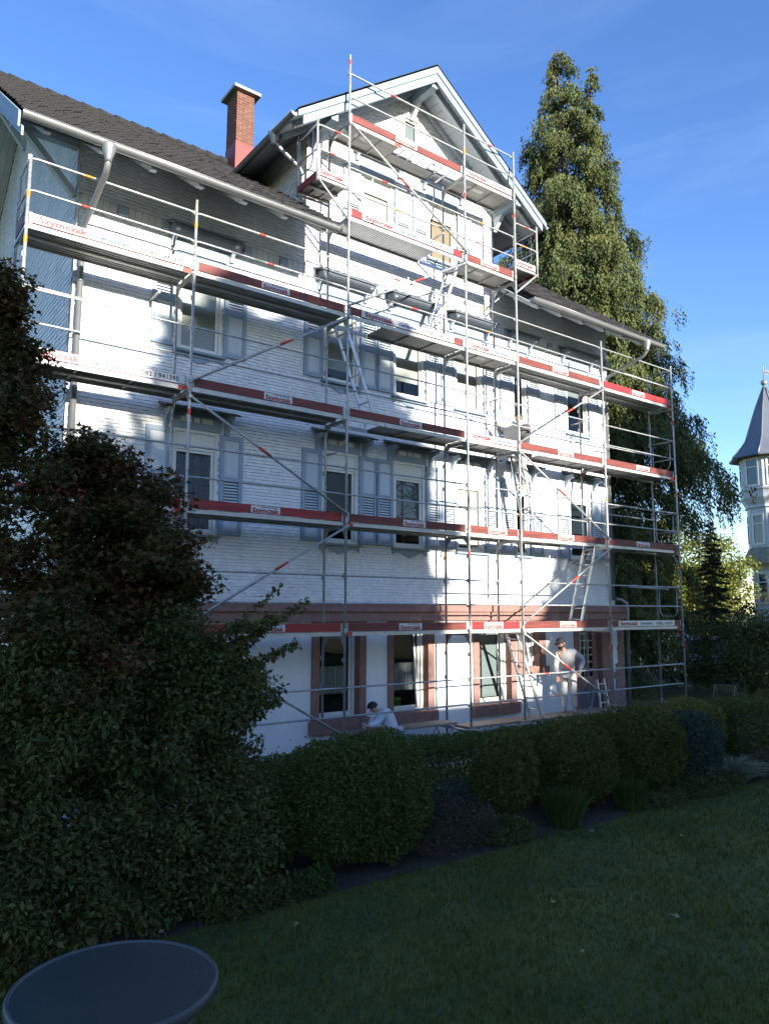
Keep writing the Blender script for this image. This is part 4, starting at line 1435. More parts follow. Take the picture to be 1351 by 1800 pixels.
def person(label, org, fwd, J, top, legs, head_dir, hair='hair', cap=False, beard=False, shoes=True, hood=True, hand_d=None):
    """J: joint positions in local forward, left, up metres."""
    X = xform(org, fwd)
    t = thing('person', label, 'person', org)
    base = WL[t]
    N, E = {}, []
    rad = dict(pelvis=(.15, .115), waist=(.135, .10), chest=(.165, .115), neckb=.065, neck=.052, chin=.062, head=.088, crown=.07,
               lsh=.058, rsh=.058, lel=.040, rel=.040, lwr=.027, rwr=.027, lhip=.088, rhip=.088, lkn=.058, rkn=.058, lan=.038, ran=.038, lto=.036, rto=.036)
    for k, p in J.items():
        N[k] = (*X(*p), rad[k])
    E = [('pelvis', 'waist'), ('waist', 'chest'), ('chest', 'neckb'), ('neckb', 'neck'), ('neck', 'chin'), ('chin', 'head'), ('head', 'crown'),
         ('chest', 'lsh'), ('lsh', 'lel'), ('lel', 'lwr'), ('chest', 'rsh'), ('rsh', 'rel'), ('rel', 'rwr'),
         ('pelvis', 'lhip'), ('lhip', 'lkn'), ('lkn', 'lan'), ('lan', 'lto'), ('pelvis', 'rhip'), ('rhip', 'rkn'), ('rkn', 'ran'), ('ran', 'rto')]
    body_n, body_e = dict(N), list(E)
    for side, s in (('l', 1), ('r', -1)):
        w, e = Vector(J[side + 'wr']), Vector(J[side + 'el'])
        dd = (hand_d or {}).get(side, w - e)
        hand_nodes(body_n, body_e, side + 'wr', X, w, dd, s)
    bm = skin_mesh('body', body_n, body_e, 'pelvis', 'skin')
    for v in bm.vertices:
        v.co -= base
    b = place('body', bm, t, base)
    # face: nose, eyes, ears belong to the head
    hd = Vector(J['head'])
    f = Vector(head_dir).normalized()
    l = Vector((0, 0, 1)).cross(f).normalized()
    u = f.cross(l)
    G = lambda a, bb, c0: X(*(hd + f * a + l * bb + u * c0))
    mb = MB()
    mb.add([G(.082, -.014, -.035), G(.082, .014, -.035), G(.112, 0, -.030), G(.085, 0, .012)], [(0, 1, 2), (0, 2, 3), (1, 3, 2), (0, 3, 1)], 0, True)
    for s in (-1, 1):
        mb.ellipsoid(G(.0, s * .088, -.012), (.022, .022, .032), 8, 6, 0)
        mb.ellipsoid(G(.080, s * .032, .006), (.010, .010, .008), 8, 6, 1)
    mb.add([G(.087, -.024, -.062), G(.087, .024, -.062), G(.090, .018, -.070), G(.090, -.018, -.070)], [(0, 1, 2, 3)], 1)
    mb.build('face', ['skin', 'hair'], t)
    # clothes: the same skeleton, a little thicker
    grow = lambda k, g: (tuple(r + g for r in rad[k]) if isinstance(rad[k], tuple) else rad[k] + g)
    def cloth(name, keys, edges, g, m, extra=None):
        nn = {k: (*X(*J[k]), grow(k, g)) for k in keys}
        if extra:
            nn.update({k: (*X(*p[:3]), p[3]) for k, p in extra.items()})
        me = skin_mesh(name, nn, edges, keys[0], m)
        for v in me.vertices:
            v.co -= base
        return place(name, me, t, base)
    lerp = lambda a, b_, q: tuple(Vector(J[a]).lerp(Vector(J[b_]), q))
    cl = cloth('top', ['pelvis', 'waist', 'chest', 'neckb', 'lsh', 'lel', 'rsh', 'rel'],
               [('pelvis', 'waist'), ('waist', 'chest'), ('chest', 'neckb'), ('chest', 'lsh'), ('lsh', 'lel'), ('lel', 'lc'), ('chest', 'rsh'), ('rsh', 'rel'), ('rel', 'rc')], .036, top,
               {'lc': (*lerp('lel', 'lwr', .95), .055), 'rc': (*lerp('rel', 'rwr', .95), .055)})
    cloth('trousers', ['pelvis', 'lhip', 'lkn', 'rhip', 'rkn'],
          [('pelvis', 'lhip'), ('lhip', 'lkn'), ('lkn', 'la2'), ('pelvis', 'rhip'), ('rhip', 'rkn'), ('rkn', 'ra2')], .024, legs,
          {'la2': (*lerp('lkn', 'lan', .94), .072), 'ra2': (*lerp('rkn', 'ran', .94), .072)})
    if shoes:
        for s in 'lr':
            a, b2 = Vector(J[s + 'an']), Vector(J[s + 'to'])
            nn = {'a': (*X(*(a + Vector((-.03, 0, -.035)))), .050), 'b': (*X(*a.lerp(b2, .5)), .050), 'c': (*X(*b2), .044)}
            me = skin_mesh('shoe', nn, [('a', 'b'), ('b', 'c')], 'a', 'shoe')
            for v in me.vertices:
                v.co -= base
            place('shoe', me, t, base)
    # hair as a cap of surface over the skull
    mb = MB()
    n, kk = 14, 7
    vs, fs = [], []
    for i in range(kk + 1):
        th = (0.02 + .60 * i / kk) * math.pi
        for j in range(n):
            a = 2 * math.pi * j / n
            cut = 1.0 if math.cos(a) < .35 else .62
            q = th * (cut if i else 1)
            r = .104
            vs.append(G(r * math.sin(q) * math.cos(a) * 1.06 - .006, r * math.sin(q) * math.sin(a) * .92, .022 + r * math.cos(q) * 1.02))
    fs = [(i * n + j, (i + 1) * n + j, (i + 1) * n + (j + 1) % n, i * n + (j + 1) % n) for i in range(kk) for j in range(n)]
    mb.add(vs, fs, 0, True)
    mb.build('hair', hair, t)
    if beard:
        mb = MB()
        vs = []
        for i in range(4):
            for j in range(9):
                a = R(-95 + 190 * j / 8)
                vs.append(G(.094 * math.cos(a) + .004, .086 * math.sin(a), -.070 - .014 * i + (.022 if abs(j - 4) > 2 else 0)))
        mb.add(vs, [(i * 9 + j, (i + 1) * 9 + j, (i + 1) * 9 + j + 1, i * 9 + j + 1) for i in range(3) for j in range(8)], 0, True)
        mb.build('beard', 'hair', t)
    if cap:
        mb = MB()
        vs, n, kk = [], 16, 6
        for i in range(kk + 1):
            q = .5 * math.pi * i / kk
            for j in range(n):
                a = 2 * math.pi * j / n
                vs.append(G(.116 * math.sin(q) * math.cos(a) * 1.05, .110 * math.sin(q) * math.sin(a), .030 + .098 * math.cos(q)))
        mb.add(vs, [(i * n + j, (i + 1) * n + j, (i + 1) * n + (j + 1) % n, i * n + (j + 1) % n) for i in range(kk) for j in range(n)], 0, True)
        br = [G(.105 * math.cos(R(a)) + .0, .10 * math.sin(R(a)), .034) for a in (-70, -40, 0, 40, 70)]
        bo = [G(.105 * math.cos(R(a)) + .085, .085 * math.sin(R(a)), .016) for a in (-70, -40, 0, 40, 70)]
        lo = [tuple(Vector(p) - Vector((0, 0, .008))) for p in bo]
        mb.add(br + bo, [(i, i + 1, 6 + i, 5 + i) for i in range(4)], 0, True)
        mb.add(bo + lo, [(i, i + 1, 6 + i, 5 + i) for i in range(4)], 0)
        mb.add([G(.121, -.03, .058), G(.121, .03, .058), G(.119, .03, .078), G(.119, -.03, .078)], [(0, 1, 2, 3)], 1)
        mb.build('cap', ['cap', 'deck_edge'], t)
    if hood:
        nb = Vector(J['neckb'])
        f2 = Vector((1, 0, 0))
        nn = {'a': (*X(*(nb + Vector((-.03, .085, .02)))), .035), 'b': (*X(*(nb + Vector((-.105, .05, -.03)))), .05), 'c': (*X(*(nb + Vector((-.12, 0, -.06)))), .055),
              'd': (*X(*(nb + Vector((-.105, -.05, -.03)))), .05), 'e': (*X(*(nb + Vector((-.03, -.085, .02)))), .035)}
        me = skin_mesh('hood', nn, [('a', 'b'), ('b', 'c'), ('c', 'd'), ('d', 'e')], 'c', top)
        for v in me.vertices:
            v.co -= base
        place('hood', me, t, base)
    return t

# man in the cap, standing on the long plank, looking down to his right, left arm bent back
person('man in pale hoodie, painter trousers and black cap standing on the long plank', (3.50, .40, .322), (-.88, -.48), dict(
    pelvis=(-.02, .02, .93), waist=(.03, 0, 1.08), chest=(.11, -.03, 1.29), neckb=(.17, -.06, 1.44), neck=(.21, -.07, 1.495), chin=(.26, -.09, 1.535), head=(.275, -.10, 1.61), crown=(.27, -.10, 1.665),
    lsh=(.10, .16, 1.40), lel=(-.14, .33, 1.20), lwr=(-.02, .26, .97), rsh=(.16, -.21, 1.36), rel=(.20, -.25, 1.09), rwr=(.26, -.20, .86),
    lhip=(0, .095, .88), lkn=(.05, .12, .49), lan=(-.02, .12, .085), lto=(.13, .14, .045), rhip=(0, -.095, .88), rkn=(.07, -.09, .49), ran=(.04, -.08, .085), rto=(.20, -.10, .045)),
    'hoodie', 'trouser', (1, -.55, -.40), cap=True, beard=True)
X = xform((3.50, .40, .322), (-.88, -.48))
man = [o for o in COL.objects if o.name == 'person'][0]
MB().prism([X(.115, .075, .58), X(.085, .185, .58), X(.080, .185, .74), X(.110, .075, .74)], Vector(X(.012, 0, 0)) - Vector(X(0, 0, 0))).build('pocket', 'trouser', man)
MB().prism([X(.128, .085, .60), X(.125, .100, .60), X(.122, .100, .73), X(.125, .085, .73)], Vector(X(.008, 0, 0)) - Vector(X(0, 0, 0))).build('pocket_tool', 'cap', man)
# crouching painter, back to us, reaching left along the sill
person('dark-haired painter in white sweater crouching behind the hedge and reaching to the sill', (-1.80, .16, .10), (-.50, .86), dict(
    pelvis=(.06, 0, .30), waist=(.11, 0, .44), chest=(.19, 0, .58), neckb=(.28, .04, .66), neck=(.32, .07, .69), chin=(.37, .11, .68), head=(.405, .13, .735), crown=(.42, .13, .79),
    lsh=(.19, .19, .64), lel=(.22, .42, .50), lwr=(.26, .68, .50), rsh=(.22, -.16, .64), rel=(.40, .02, .50), rwr=(.40, .30, .50),
    lhip=(.08, .10, .27), lkn=(.42, .15, .14), lan=(.02, .14, .075), lto=(-.18, .14, .05), rhip=(.08, -.10, .27), rkn=(.40, -.15, .14), ran=(.0, -.14, .075), rto=(-.20, -.14, .05)),
    'sweater', 'trouser', (.75, .35, -.75), hood=False)
# man on the ladder, waist at the deck, left hand on the inner post
person('man in dark grey jacket climbing a ladder through the open hatch', (2.16, .40, 5.45), (-1, .05), dict(
    pelvis=(.02, 0, .95), waist=(.03, 0, 1.10), chest=(.06, 0, 1.33), neckb=(.09, 0, 1.49), neck=(.11, 0, 1.55), chin=(.15, 0, 1.60), head=(.16, 0, 1.675), crown=(.15, 0, 1.735),
    lsh=(.07, .19, 1.43), lel=(.28, .20, 1.26), lwr=(.34, .02, 1.12), rsh=(.08, -.19, 1.43), rel=(.34, -.30, 1.32), rwr=(.52, -.30, 1.52),
    lhip=(.02, .095, .90), lkn=(.20, .13, .55), lan=(.02, .12, .21), lto=(.15, .13, .17), rhip=(.02, -.095, .90), rkn=(.12, -.12, .50), ran=(-.06, -.11, .09), rto=(.08, -.12, .045)),
    'jacket', 'trouser', (1, 0, .1), hood=True)
# ---------------------------------------------------------------- vegetation helpers
def tree_thing(name, label, cat, loc, crown_me, crown_mat=None, trunk_mb=None, bark='bark', group=None, crown_name='crown'):
    t = thing(name, label, cat, loc, group)
    place(crown_name, crown_me, t, loc)
    if trunk_mb:
        trunk_mb.build('trunk', bark, t)
    return t

def blob_leaves(seed, blobs, n, size, m, name, loc, tmpl=LEAF_T, gap=0.25, freq=1.6, out=0.55, asp=.55, shell=2.2, up=.5, jit=.08):
    """Leaves through a union of ellipsoids (cx,cy,cz,rx,ry,rz[,weight]); noise opens gaps and ragged edges."""
    rng = np.random.default_rng(seed)
    B = np.array([b[:6] for b in blobs], float)
    wt = np.array([b[6] if len(b) > 6 else b[3] * b[4] * b[5] for b in blobs]) ** .75
    idx = rng.choice(len(B), int(n * 1.7), p=wt / wt.sum())
    d = rdir(rng, len(idx))
    r = rng.random(len(idx)) ** (1 / shell)
    P = B[idx, :3] + d * B[idx, 3:] * (r * (1 + jit * lumps(d * 3 + idx[:, None], seed + 1, 1.5)))[:, None]
    nz = lumps(P, seed + 2, freq)
    keep = nz > (-1.2 + gap * 2)
    P, d = P[keep][:n], d[keep][:n]
    A = unit(d * out + rdir(rng, len(P)) * .8 + np.array([0, 0, -.25]))
    Nn = unit(np.array([0, 0, up]) + d * .5 + rdir(rng, len(P)) * .7)
    L = size * rng.uniform(.45, 1.4, len(P))
    return leaf_mesh(name, P - np.array(loc), A, Nn, L, L * asp, m, tmpl)

def branching(mb, rng, p, d, L, r, depth, spread=.6, m=0):
    q = Vector(p) + Vector(d) * L
    mid = Vector(p).lerp(q, .5) + Vector(rng.normal(0, .06 * L, 3))
    mb.pipe([p, mid, q], [r, r * .8, r * .6], 6, m)
    if depth == 0:
        return
    for k in range(3 if depth > 1 else 2):
        dd = (Vector(d) + Vector(rng.normal(0, spread, 3)))
        dd.z = abs(dd.z) * .8 + .1
        branching(mb, rng, tuple(q), tuple(dd.normalized()), L * .72, r * .58, depth - 1, spread, m)

# ---------------------------------------------------------------- weeping conifer behind the house
def weeping_conifer():
    bx, by = 11.1, 6.0
    rng = np.random.default_rng(21)
    prof = np.array([(0, 3.4), (3, 3.5), (5, 3.6), (6.4, 4.0), (7.2, 4.6), (8.5, 4.5), (10.3, 4.5), (12, 4.2), (14, 3.75), (15.5, 3.2), (17.2, 2.6), (19.5, 1.85), (21.5, 1.35), (23.2, .72), (24.2, .30), (24.7, .02)])
    view_r = np.array([.7995, -.6007])
    PP, AA, NN, LL, WW = [], [], [], [], []
    tb = MB()
    tb.pipe([(bx, by, 0), (bx + .02, by, 8), (bx - .05, by, 16), (bx - .25, by + .15, 24.8)], [.42, .28, .11, .012], 10)
    tb.pipe([(bx + .1, by, 15.5), (bx + .72, by - .55, 17.5), (bx + .82, by - .62, 24.0)], [.13, .10, .012], 8)
    ga = 2.39996
    nb = 400
    for i in range(nb):
        f = i / nb
        h = 1.2 + 23.2 * (f ** .92)
        az = i * ga + rng.normal(0, .25)
        dirv = np.array([math.cos(az), math.sin(az)])
        Rm = np.interp(h, prof[:, 0], prof[:, 1])
        side = float(dirv @ view_r)
        if h < 11:
            Rm *= 1 + .10 * max(0, side)
        Lb = Rm * rng.uniform(.62, 1.06) + .10
        if i in (96, 104, 112):                     # big drooping limbs reaching out to the right
            dirv = unit((view_r + np.array([.10, .25]) * (i - 104) / 8)[None])[0]
            h = {96: 8.5, 104: 9.0, 112: 10.4}[i]
            Lb = {96: 5.2, 104: 5.8, 112: 5.2}[i]
        if rng.random() < .04 and h < 18:
            Lb *= 1.15
        lift = rng.uniform(.05, .22)
        cx, cy = bx - .25 * max(0, (h - 16) / 9), by
        if 16.5 < h < 23.9 and rng.random() < .40:
            cx, cy = bx + .82, by - .62
            Lb = np.interp(h, [17, 20.0, 23.9], [1.3, .55, .14]) * rng.uniform(.7, 1.1)
        pts = []
        for k in range(7):
            t = k / 6
            rr = Lb * t
            pts.append((cx + dirv[0] * rr, cy + dirv[1] * rr, h + Lb * (lift * math.sin(t * 2.2) - .42 * t * t)))
        tb.pipe(pts, [max(.003, .045 * (1 - q / 5.2) * (Lb / 4) ** .5) for q in range(7)], 5)
        ns = int(6 + Lb * 10)
        for s in range(ns):
            t = rng.uniform(.12, 1.0) ** .8
            lat = rng.normal(0, .10 + .12 * Lb * (1 - abs(t - .5)))
            rr = Lb * t
            x = cx + dirv[0] * rr - dirv[1] * lat
            y = cy + dirv[1] * rr + dirv[0] * lat
            z = h + Lb * (lift * math.sin(t * 2.2) - .42 * t * t) - abs(lat) * .35
            ln = rng.uniform(.40, 1.0) * (.55 + .22 * min(Lb, 3.4)) * min(1, .35 + Lb * .5)
            m = max(6, int(ln / .017))
            q = (np.arange(m) + rng.random(m) * .6) / m
            wd = .085 * (1.1 - .75 * q) * min(1, .45 + Lb * .5)
            px = x + rng.normal(0, 1, m) * wd + dirv[0] * .10 * q
            py = y + rng.normal(0, 1, m) * wd + dirv[1] * .10 * q
            pz = z - q * ln
            PP.append(np.stack([px, py, pz], 1))
            a = np.stack([rng.normal(0, .42, m) + dirv[0] * .35, rng.normal(0, .42, m) + dirv[1] * .35, -np.ones(m)], 1)
            AA.append(a)
            nrm = np.stack([dirv[0] + rng.normal(0, .7, m), dirv[1] + rng.normal(0, .7, m), rng.normal(.3, .4, m)], 1)
            NN.append(nrm)
            l = rng.uniform(.08, .165, m) * (1.15 - .45 * q)
            LL.append(l)
            WW.append(l * rng.uniform(.32, .55, m))
    P = np.concatenate(PP)
    keep = ~((P[:, 0] < 6.75) & (P[:, 2] < 13.5) & (P[:, 1] > .9))
    P = P[keep]
    me = leaf_mesh('crown', P - np.array([bx, by, 0]), np.concatenate(AA)[keep], np.concatenate(NN)[keep], np.concatenate(LL)[keep], np.concatenate(WW)[keep], 'conifer')
    tree_thing('weeping_conifer', 'very tall weeping conifer with two tips behind the right end of the house', 'tree', (bx, by, 0), me, None, tb)
weeping_conifer()

# ---------------------------------------------------------------- left foreground: maple and leafy shrub
def left_maple():
    loc = (-9.1, -3.7, 0)
    rng = np.random.default_rng(8)
    tb = MB()
    tb.pipe([(-9.1, -3.7, 0), (-9.15, -3.7, .8), (-9.05, -3.75, 1.6)], [.11, .09, .075], 8)
    for k in range(5):
        a = k * 1.3
        branching(tb, rng, (-9.05, -3.75, 1.5), tuple(Vector((math.cos(a) * .6, math.sin(a) * .5, .9)).normalized()), 0.6, .035, 2)
    blobs = [(-9.5, -4.0, 3.2, 1.0, 1.0, 1.1), (-8.7, -4.0, 3.35, .95, .9, .85), (-8.25, -3.9, 3.5, .62, .7, .62), (-9.6, -4.1, 4.2, .55, .7, .55),
             (-9.5, -4.0, 4.85, .24, .34, .42), (-9.68, -4.0, 5.35, .20, .3, .42), (-8.15, -3.8, 2.9, .60, .7, .60), (-8.9, -4.3, 2.5, 1.0, .9, .8), (-7.95, -3.8, 3.05, .40, .5, .5), (-8.7, -4.0, 4.05, .40, .5, .32)]
    # a canopy of small layered clumps rather than one even mass
    cl = []
    for i in range(420):
        b = blobs[rng.integers(len(blobs))]
        d = rdir(rng, 1)[0] * (rng.random() ** .6)
        cl.append((b[0] + d[0] * b[3], b[1] + d[1] * b[4], b[2] + d[2] * b[5], *(rng.uniform(.14, .30) * np.array([1.1, 1.1, .55]))))
    me = blob_leaves(9, cl, 80000, .060, 'maple', 'crown', loc, MAPLE_T, .12, 2.2, .5, 1.0, 2.0, .9)
    tree_thing('maple_tree', 'dark reddish-brown maple with star-shaped leaves at the left edge', 'tree', loc, me, None, tb, 'bark')
left_maple()

def left_shrub():
    loc = (-8.3, -4.3, 0)
    rng = np.random.default_rng(12)
    tb = MB()
    for k in range(9):
        a = k * .7
        p = (-8.4 + .25 * math.cos(a), -4.3 + .2 * math.sin(a), 0.0)
        branching(tb, rng, p, tuple(Vector((math.cos(a) * .55, math.sin(a) * .4, .9)).normalized()), .55, .024, 2, .5)
    blobs = [(-8.4, -4.35, 1.2, 1.05, .75, 1.2), (-7.55, -4.2, 1.35, .60, .6, .95), (-9.3, -4.55, 1.1, .9, .75, 1.2), (-7.3, -4.1, 1.9, .35, .45, .45), (-9.2, -4.4, 2.1, .8, .6, .6), (-8.0, -4.1, 2.25, .65, .55, .5),
             (-7.3, -4.2, .75, .45, .55, .65), (-9.9, -5.0, .8, .9, .6, .9), (-8.3, -4.75, .45, .8, .4, .5), (-9.3, -5.0, .5, .8, .45, .6), (-7.6, -4.65, .4, .5, .35, .45), (-9.0, -4.3, 1.6, .8, .5, .6), (-8.15, -4.0, 1.65, .6, .35, .5), (-8.6, -4.0, 1.3, .6, .35, .5)]
    cl = []
    for i in range(900):
        b = blobs[rng.integers(len(blobs))]
        d = rdir(rng, 1)[0] * (rng.random() ** .55)
        cl.append((b[0] + d[0] * b[3], b[1] + d[1] * b[4], max(.15, b[2] + d[2] * b[5]), *(rng.uniform(.12, .26) * np.array([1.0, 1.0, .9]))))
    # single shoots that stand out against the white wall
    for k in range(44):
        a0 = np.array([-7.35 + rng.uniform(-.5, .25), -4.1 + rng.uniform(-.3, .3), rng.uniform(.7, 2.5)])
        dv = unit(np.array([rng.uniform(.5, 1.0), rng.uniform(-.4, .1), rng.uniform(.1, .75)])[None])[0]
        L = rng.uniform(.30, .80)
        tb.pipe([tuple(a0), tuple(a0 + dv * L * .5 + np.array([0, 0, -.02])), tuple(a0 + dv * L)], [.006, .004, .002], 4)
        for q in np.linspace(.1, 1.0, 9):
            p = a0 + dv * L * q
            cl.append((p[0], p[1], p[2], .035, .035, .035, .00022))
    me = blob_leaves(13, cl, 175000, .056, 'shrub', 'crown', loc, LEAF_T, .10, 2.5, .5, .52, 2.0, .6)
    tree_thing('leafy_shrub', 'large dark green shrub with small oval leaves below the maple at the left', 'shrub', loc, me, None, tb, 'bark')
left_shrub()
# a yellowed leaf caught among the shoots
lm = leaf_mesh('yellow_leaf', np.array([[0., 0, 0]]), np.array([[.3, 0, -.9]]), np.array([[-.5, -.8, .1]]), np.array([.11]), np.array([.11]), 'yellow_leaf', MAPLE_T)
tag(place('yellow_leaf', lm, None, (-7.05, -4.25, 2.62)), 'single yellow-green leaf on the shoots of the left shrub', 'leaf')

# ---------------------------------------------------------------- hedges and clipped bushes
def rounded_box_points(rng, n, c, h, p=3.2):
    """Points near the surface of a superellipsoid with half sizes h."""
    d = rdir(rng, n)
    s = (np.abs(d) ** p).sum(1) ** (-1 / p)
    return np.array(c) + d * s[:, None] * np.array(h), d

def clipped(seed, c, h, n, size, m, name, loc, p=3.0, depth=.18, frq=3.0, amp=.06, asp=.55, tmpl=LEAF_T):
    rng = np.random.default_rng(seed)
    P, d = rounded_box_points(rng, n, c, h, p)
    Nr = unit(d / np.array(h))
    dep = rng.random(n) ** 1.6 * depth - .02
    P = P - Nr * dep[:, None] + Nr * (amp * lumps(P, seed, frq) + amp * .8 * lumps(P, seed + 9, frq * 3.1))[:, None]
    k = rng.random(n) < .05                        # stray shoots standing out of the clipped face
    sid = (lumps(P, seed + 4, 14.0) > .25) & k
    P = P + Nr * (sid * rng.random(n) * .11)[:, None]
    keep = (P[:, 2] > .02) & (lumps(P, seed + 5, frq * 1.7) > -1.05)
    P, Nr = P[keep], Nr[keep]
    A = unit(Nr * .7 + rdir(rng, len(P)) * .85 + np.array([0, 0, .25]))
    Nn = unit(Nr + rdir(rng, len(P)) * .8)
    L = size * rng.uniform(.6, 1.3, len(P))
    return leaf_mesh(name, P - np.array(loc), A, Nn, L, L * asp, m, tmpl)

def bush(seed, c, h, n, size, m, label, trunk=None, p=2.6, group='clipped bushes along the lawn', bark='bark_red', amp=.08):
    loc = (c[0], c[1], 0)
    me = clipped(seed, c, h, n, size, m, 'foliage', loc, p, min(h) * .5, 3.0, amp)
    t = thing('clipped_bush', label, 'bush', loc, group)
    place('foliage', me, t, loc)
    tb = MB()
    rng = np.random.default_rng(seed)
    for k in range(4):
        a = k * 1.7 + rng.random()
        tb.pipe([(c[0] + .05 * math.cos(a), c[1] + .05 * math.sin(a), 0), (c[0] + .10 * math.cos(a), c[1] + .1 * math.sin(a), c[2] - h[2] * .7), (c[0] + h[0] * .5 * math.cos(a), c[1] + h[1] * .5 * math.sin(a), c[2] + h[2] * .3)],
                [.035, .026, .008], 6)
    tb.build('stem', bark, t)
    return t

def hedge_leaves(seed, x0, x1, y0, y1, zf, n, size, m, loc, amp=.05):
    rng = np.random.default_rng(seed)
    L, D = x1 - x0, y1 - y0
    H = zf(np.array([(x0 + x1) / 2]))[0]
    pr = np.array([L * H * 1.0, L * D * 1.1, L * H * .35, D * H * 1.0, D * H * 1.0])
    f = rng.choice(5, n, p=pr / pr.sum())
    a, b = rng.random(n), rng.random(n)
    X = x0 + a * L
    Z = zf(X)
    P = np.stack([X, np.full(n, y0), b * Z], 1)
    Nr = np.tile(np.array([0, -1., 0]), (n, 1))
    for k, (pp, nn) in enumerate(((None, None), ((X, y0 + b * D, Z), (0, 0, 1)), ((X, np.full(n, y1), b * Z), (0, 1, 0)), ((np.full(n, x0), y0 + a * D, b * zf(np.full(n, x0))), (-1, 0, 0)), ((np.full(n, x1), y0 + a * D, b * zf(np.full(n, x1))), (1, 0, 0)))):
        if k:
            s = f == k
            P[s] = np.stack(pp, 1)[s]
            Nr[s] = nn
    P = P - Nr * (rng.random(n) ** 1.5 * .22 - .015)[:, None] + Nr * (amp * lumps(P, seed, 2.0) + amp * .6 * lumps(P, seed + 3, 7.0) + (rng.random(n) < .03) * rng.random(n) * .08)[:, None]
    P[:, 2] = np.maximum(P[:, 2], .01)
    A = unit(Nr * .6 + rdir(rng, n) * .9 + np.array([0, 0, .3]))
    Nn = unit(Nr + rdir(rng, n) * .8)
    ll = size * rng.uniform(.6, 1.3, n)
    return leaf_mesh('foliage', P - np.array(loc), A, Nn, ll, ll * .55, m)

# long hedge parallel to the house, in two heights
stem_me = MB().pipe([(0, 0, 0), (.03, .02, .35), (-.03, -.01, .72)], [.02, .016, .006], 5).mesh('stem', 'bark')
def hedge(label, x0, x1, y0, y1, zf, n, size, seed):
    loc = ((x0 + x1) / 2, (y0 + y1) / 2, 0)
    t = thing('clipped_hedge', label, 'hedge', loc, 'clipped hedges')
    place('foliage', hedge_leaves(seed, x0, x1, y0, y1, zf, n, size, 'hedge', loc), t, loc)
    u = x0 + .3
    while u < x1 - .2:
        place('stem', stem_me, t, (u, (y0 + y1) / 2, 0), (0, 0, u * 7))
        u += .6
hedge('long flat-topped hedge running between the lawn and the scaffolded house', -7.2, 3.0, -3.9, -3.1, lambda x: .93 + 0 * x, 120000, .036, 32)
hedge('farther hedge rising towards the right edge, beyond the sunlit bush tip', 2.4, 14.0, -4.4, -3.4, lambda x: .98 + .022 * (x - 2.4), 80000, .042, 33)

bush(41, (-5.88, -4.45, .70), (.74, .56, .60), 57000, 0.034, 'box', 'biggest rounded bush, just left of centre in front of the crouching painter', p=3.0)
bush(42, (-7.0, -4.15, .50), (.42, .4, .45), 22800, 0.036, 'box', 'low dark bush between the leafy shrub and the biggest rounded bush', p=2.4)
bush(43, (-3.75, -4.55, .66), (.40, .38, .46), 17100, 0.038, 'yew', 'smallest upright bush right of the biggest one, bare stem showing below', p=2.3)
bush(44, (-2.35, -4.45, .64), (.62, .48, .46), 28500, 0.038, 'yew', 'middle rounded bush on a forked bare stem, below the man in the cap', p=2.6)
bush(45, (-.85, -4.45, .68), (.72, .50, .52), 30400, 0.040, 'yew', 'rounded bush with browned top left of the blue-green one', p=2.6)
bush(46, (.25, -4.60, .62), (.50, .42, .50), 17100, 0.040, 'yew_blue', 'blue-green rounded bush, rightmost of the row beside the silvery grass', p=2.6)
bush(47, (1.05, -4.05, .78), (.72, .5, .36), 17100, 0.047, 'bush_tip', 'bright yellow-green bush tip with sunlight put into its leaf colour, behind the row of bushes', p=2.6)
bush(48, (4.2, -5.2, .35), (1.2, .55, .38), 22800, 0.045, 'hedge', 'low spreading bush at the right edge of the lawn', p=2.4)

# low plants in the bed
def tuft(name, label, cat, c, n, h, w, m, group=None, lean=.5, seed=1):
    rng = np.random.default_rng(seed)
    a = rng.uniform(0, 6.28, n)
    r = np.sqrt(rng.random(n)) * w
    P0 = np.stack([np.cos(a) * r * .5, np.sin(a) * r * .5, np.zeros(n)], 1)
    D = unit(np.stack([np.cos(a) * lean * r / w, np.sin(a) * lean * r / w, np.ones(n)], 1) + rng.normal(0, .12, (n, 3)))
    H = h * rng.uniform(.55, 1.1, n)
    S = unit(np.cross(D, rdir(rng, n)))
    ww = .006 + .004 * rng.random(n)
    droop = np.stack([np.cos(a), np.sin(a), -np.ones(n) * .8], 1) * (H * lean * .35)[:, None]
    V = np.stack([P0 - S * ww[:, None], P0 + S * ww[:, None], P0 + D * (H * .6)[:, None] + S * ww[:, None] * .8, P0 + D * (H * .6)[:, None] - S * ww[:, None] * .8,
                  P0 + D * H[:, None] + droop], 1).reshape(-1, 3)
    F = (np.array([[0, 1, 2], [0, 2, 3], [3, 2, 4]])[None] + (np.arange(n) * 5)[:, None, None]).reshape(-1, 3)
    o = place(name, np_mesh(name, V, F, m), None, c)
    return tag(o, label, cat, group)
tuft('grass_clump', 'upright green stalky clump between the smallest and the middle bush', 'plant', (-3.0, -4.85, .0), 900, .50, .34, 'blade_leaf', lean=.18, seed=51)
tuft('grass_clump', 'stalky green clump between the middle bush and the browned one', 'plant', (-1.65, -4.85, .0), 700, .42, .30, 'blade_leaf', lean=.22, seed=52)
tuft('grass_clump', 'silvery arching grass at the right end of the bed', 'plant', (1.2, -4.75, .0), 900, .52, .45, 'pale_leaf', lean=.9, seed=53)
tuft('grass_clump', 'tall thin green leaves rising behind the reddish heather', 'plant', (-4.85, -4.15, .0), 60, .95, .25, 'blade_leaf', lean=.25, seed=54)
def low_plant(seed, c, h, n, size, m, label, cat='plant'):
    me = clipped(seed, c, h, n, size, m, 'low_plant', (c[0], c[1], 0), 2.2, min(h) * .7, 5, .06, .4)
    return tag(place('low_plant', me, None, (c[0], c[1], 0)), label, cat)
